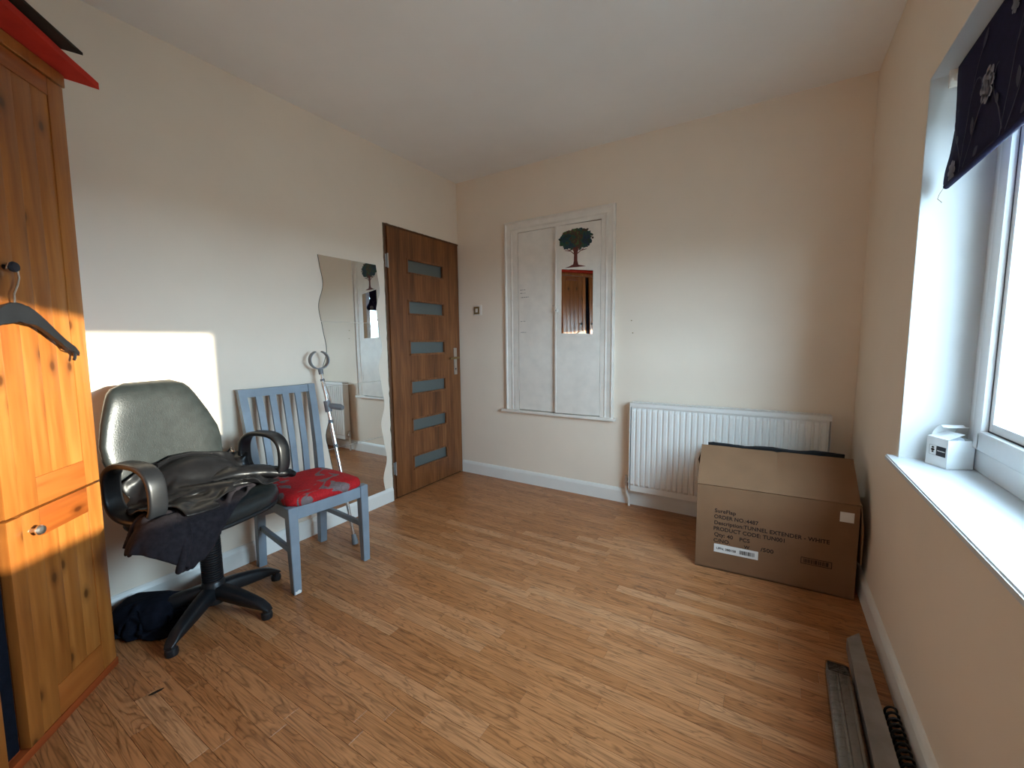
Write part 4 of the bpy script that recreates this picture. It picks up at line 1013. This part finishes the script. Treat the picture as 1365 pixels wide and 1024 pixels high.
def leaf(cy, cz, L, ang, w):
    bm = B(); pts = []
    for i in range(13): s = i/12; pts.append((s*L, w*math.sin(PI*s)**.8))
    poly = pts+[(a, -b) for a, b in pts[::-1][1:-1]]; ca, sa = math.cos(ang), math.sin(ang)
    prism(bm, [(cy+a*ca-b*sa, cz+a*sa+b*ca) for a, b in poly], lambda a, b: Vector((XP, a, b)), lambda a, b: Vector((XP+.0006, a, b))); obj('leaf_print', bm, 'motif_dim', fab)
for k in range(5):
    y = -1.10-.26*k
    vine([(y-.02, 1.645), (y-.035, 1.70), (y-.05, 1.75), (y-.07, 1.83), (y-.10, 1.90), (y-.15, 1.96)])
    vine([(y-.03, 1.66), (y+.0, 1.72), (y+.03, 1.76), (y+.045, 1.80), (y+.035, 1.83), (y+.02, 1.835)])
    vine([(y-.07, 1.83), (y-.10, 1.86), (y-.13, 1.85), (y-.14, 1.82)])
    vine([(y-.05, 1.65), (y-.09, 1.70), (y-.13, 1.76), (y-.16, 1.79)])
    leaf(y-.095, 1.72, .05, 1.5, .011); leaf(y-.12, 1.925, .05, 2.2, .010); leaf(y+.01, 1.735, .03, 1.2, .009); leaf(y-.12, 1.655, .035, 2.6, .010)

# ------------------------------------------------------------------ metal profiles on the floor by the window wall
wr = thing('wrapped_profiles', 'bundle of grey metal profiles in clear plastic wrap on the floor', 'metal profiles', (0, 0, 0))
YA0, YA1 = -1.165, -2.35
for k in range(2):
    x0 = 2.556+.031*k
    bm = B(); prism(bm, [(0, 0), (.028, 0), (.028, .034), (.022, .034), (.022, .026), (.006, .026), (.006, .034), (0, .034)], lambda a, b: Vector((x0+a+.012*0, YA0-.012*k-.01, b+.002)), lambda a, b: Vector((x0+a-.02, YA1, b+.002))); obj('profile', bm, 'profile', wr)
bm = B()
rings = []
for y, s in ((YA0+.012, .55), (YA0+.004, .9), (YA0-.03, 1.0), (YA0-.2, 1.02), (YA0-.6, 1.0), (YA1, 1.0)):
    sh = -.02*(YA0-y)/(YA0-YA1); cx, cz = 2.5865+sh, .021; ring = []
    for k in range(20):
        a = 2*PI*k/20; ring.append(Vector((cx+.036*s*math.copysign(abs(math.cos(a))**.45, math.cos(a)), y, max(.0006, cz+.0215*s*math.copysign(abs(math.sin(a))**.45, math.sin(a))+.002*noise.noise(Vector((a*2, y*20, 0)))))))
    rings.append(ring)
ring_skin(bm, rings); obj('plastic_wrap', bm, 'wrap', wr, True, angle=60)
bm = B(); box(bm, (2.558, YA0-.05, .0385), (2.618, YA0-.004, .0405), .0005); o = obj('end_tape', bm, 'black_film', wr); 
# grey strip
bm = B()
poly = [(2.632, -1.005), (2.676, -.945), (2.683, -2.35), (2.612, -2.35)]
prism(bm, poly, lambda a, b: Vector((a, b, .040)), lambda a, b: Vector((a, b, .046))); prism(bm, [(2.668, -.957), (2.676, -.945), (2.683, -2.35), (2.674, -2.35)], lambda a, b: Vector((a, b, .0008)), lambda a, b: Vector((a, b, .041)))
prism(bm, [(2.632, -1.005), (2.640, -.994), (2.621, -2.35), (2.612, -2.35)], lambda a, b: Vector((a, b, .0008)), lambda a, b: Vector((a, b, .041)))
tag(obj('metal_channel', bm, 'grey_board'), 'long dusty grey metal channel between wrapped profiles and skirting', 'metal channel')
# black coil
bm = B(); pts = []; turns = 44
for i in range(turns*14+1):
    s = i/(turns*14); a = 2*PI*i/14; pts.append((2.7055+.0155*math.cos(a), -1.29-1.0*s, .0205+.0165*math.sin(a)))
tube(bm, pts, .0038, 6); tag(obj('coiled_cable', bm, 'black_plastic', None, True, angle=60), 'black coiled cable lying along the skirting by the window wall', 'cable')

# paint chip worn off the chair's near front foot, splinter on the floor
bm = B(); prism(bm, [(-.014, .004), (.012, .004), (.015, .014), (.004, .022), (-.006, .016), (-.013, .018)], lambda a, b: Vector((.2165, -fy+a, b)), lambda a, b: Vector((.2178, -fy+a, b))); o = obj('bare_patch', bm, 'paper', dc); o['label'] = 'white bare patch where grey paint has chipped off'
bm = B(); prism(bm, [(0, 0), (.012, -.003), (.030, .001), (.040, .008), (.022, .008), (.008, .005)], lambda a, b: Vector((a, b, .0003)), lambda a, b: Vector((a, b, .003)))
o = obj('wood_splinter', bm, 'dark_board'); o.location = (0.624, -2.460, 0); o.rotation_euler = (0, 0, math.radians(70)); tag(o, 'tiny dark splinter on the floor in front of the wardrobe', 'splinter')
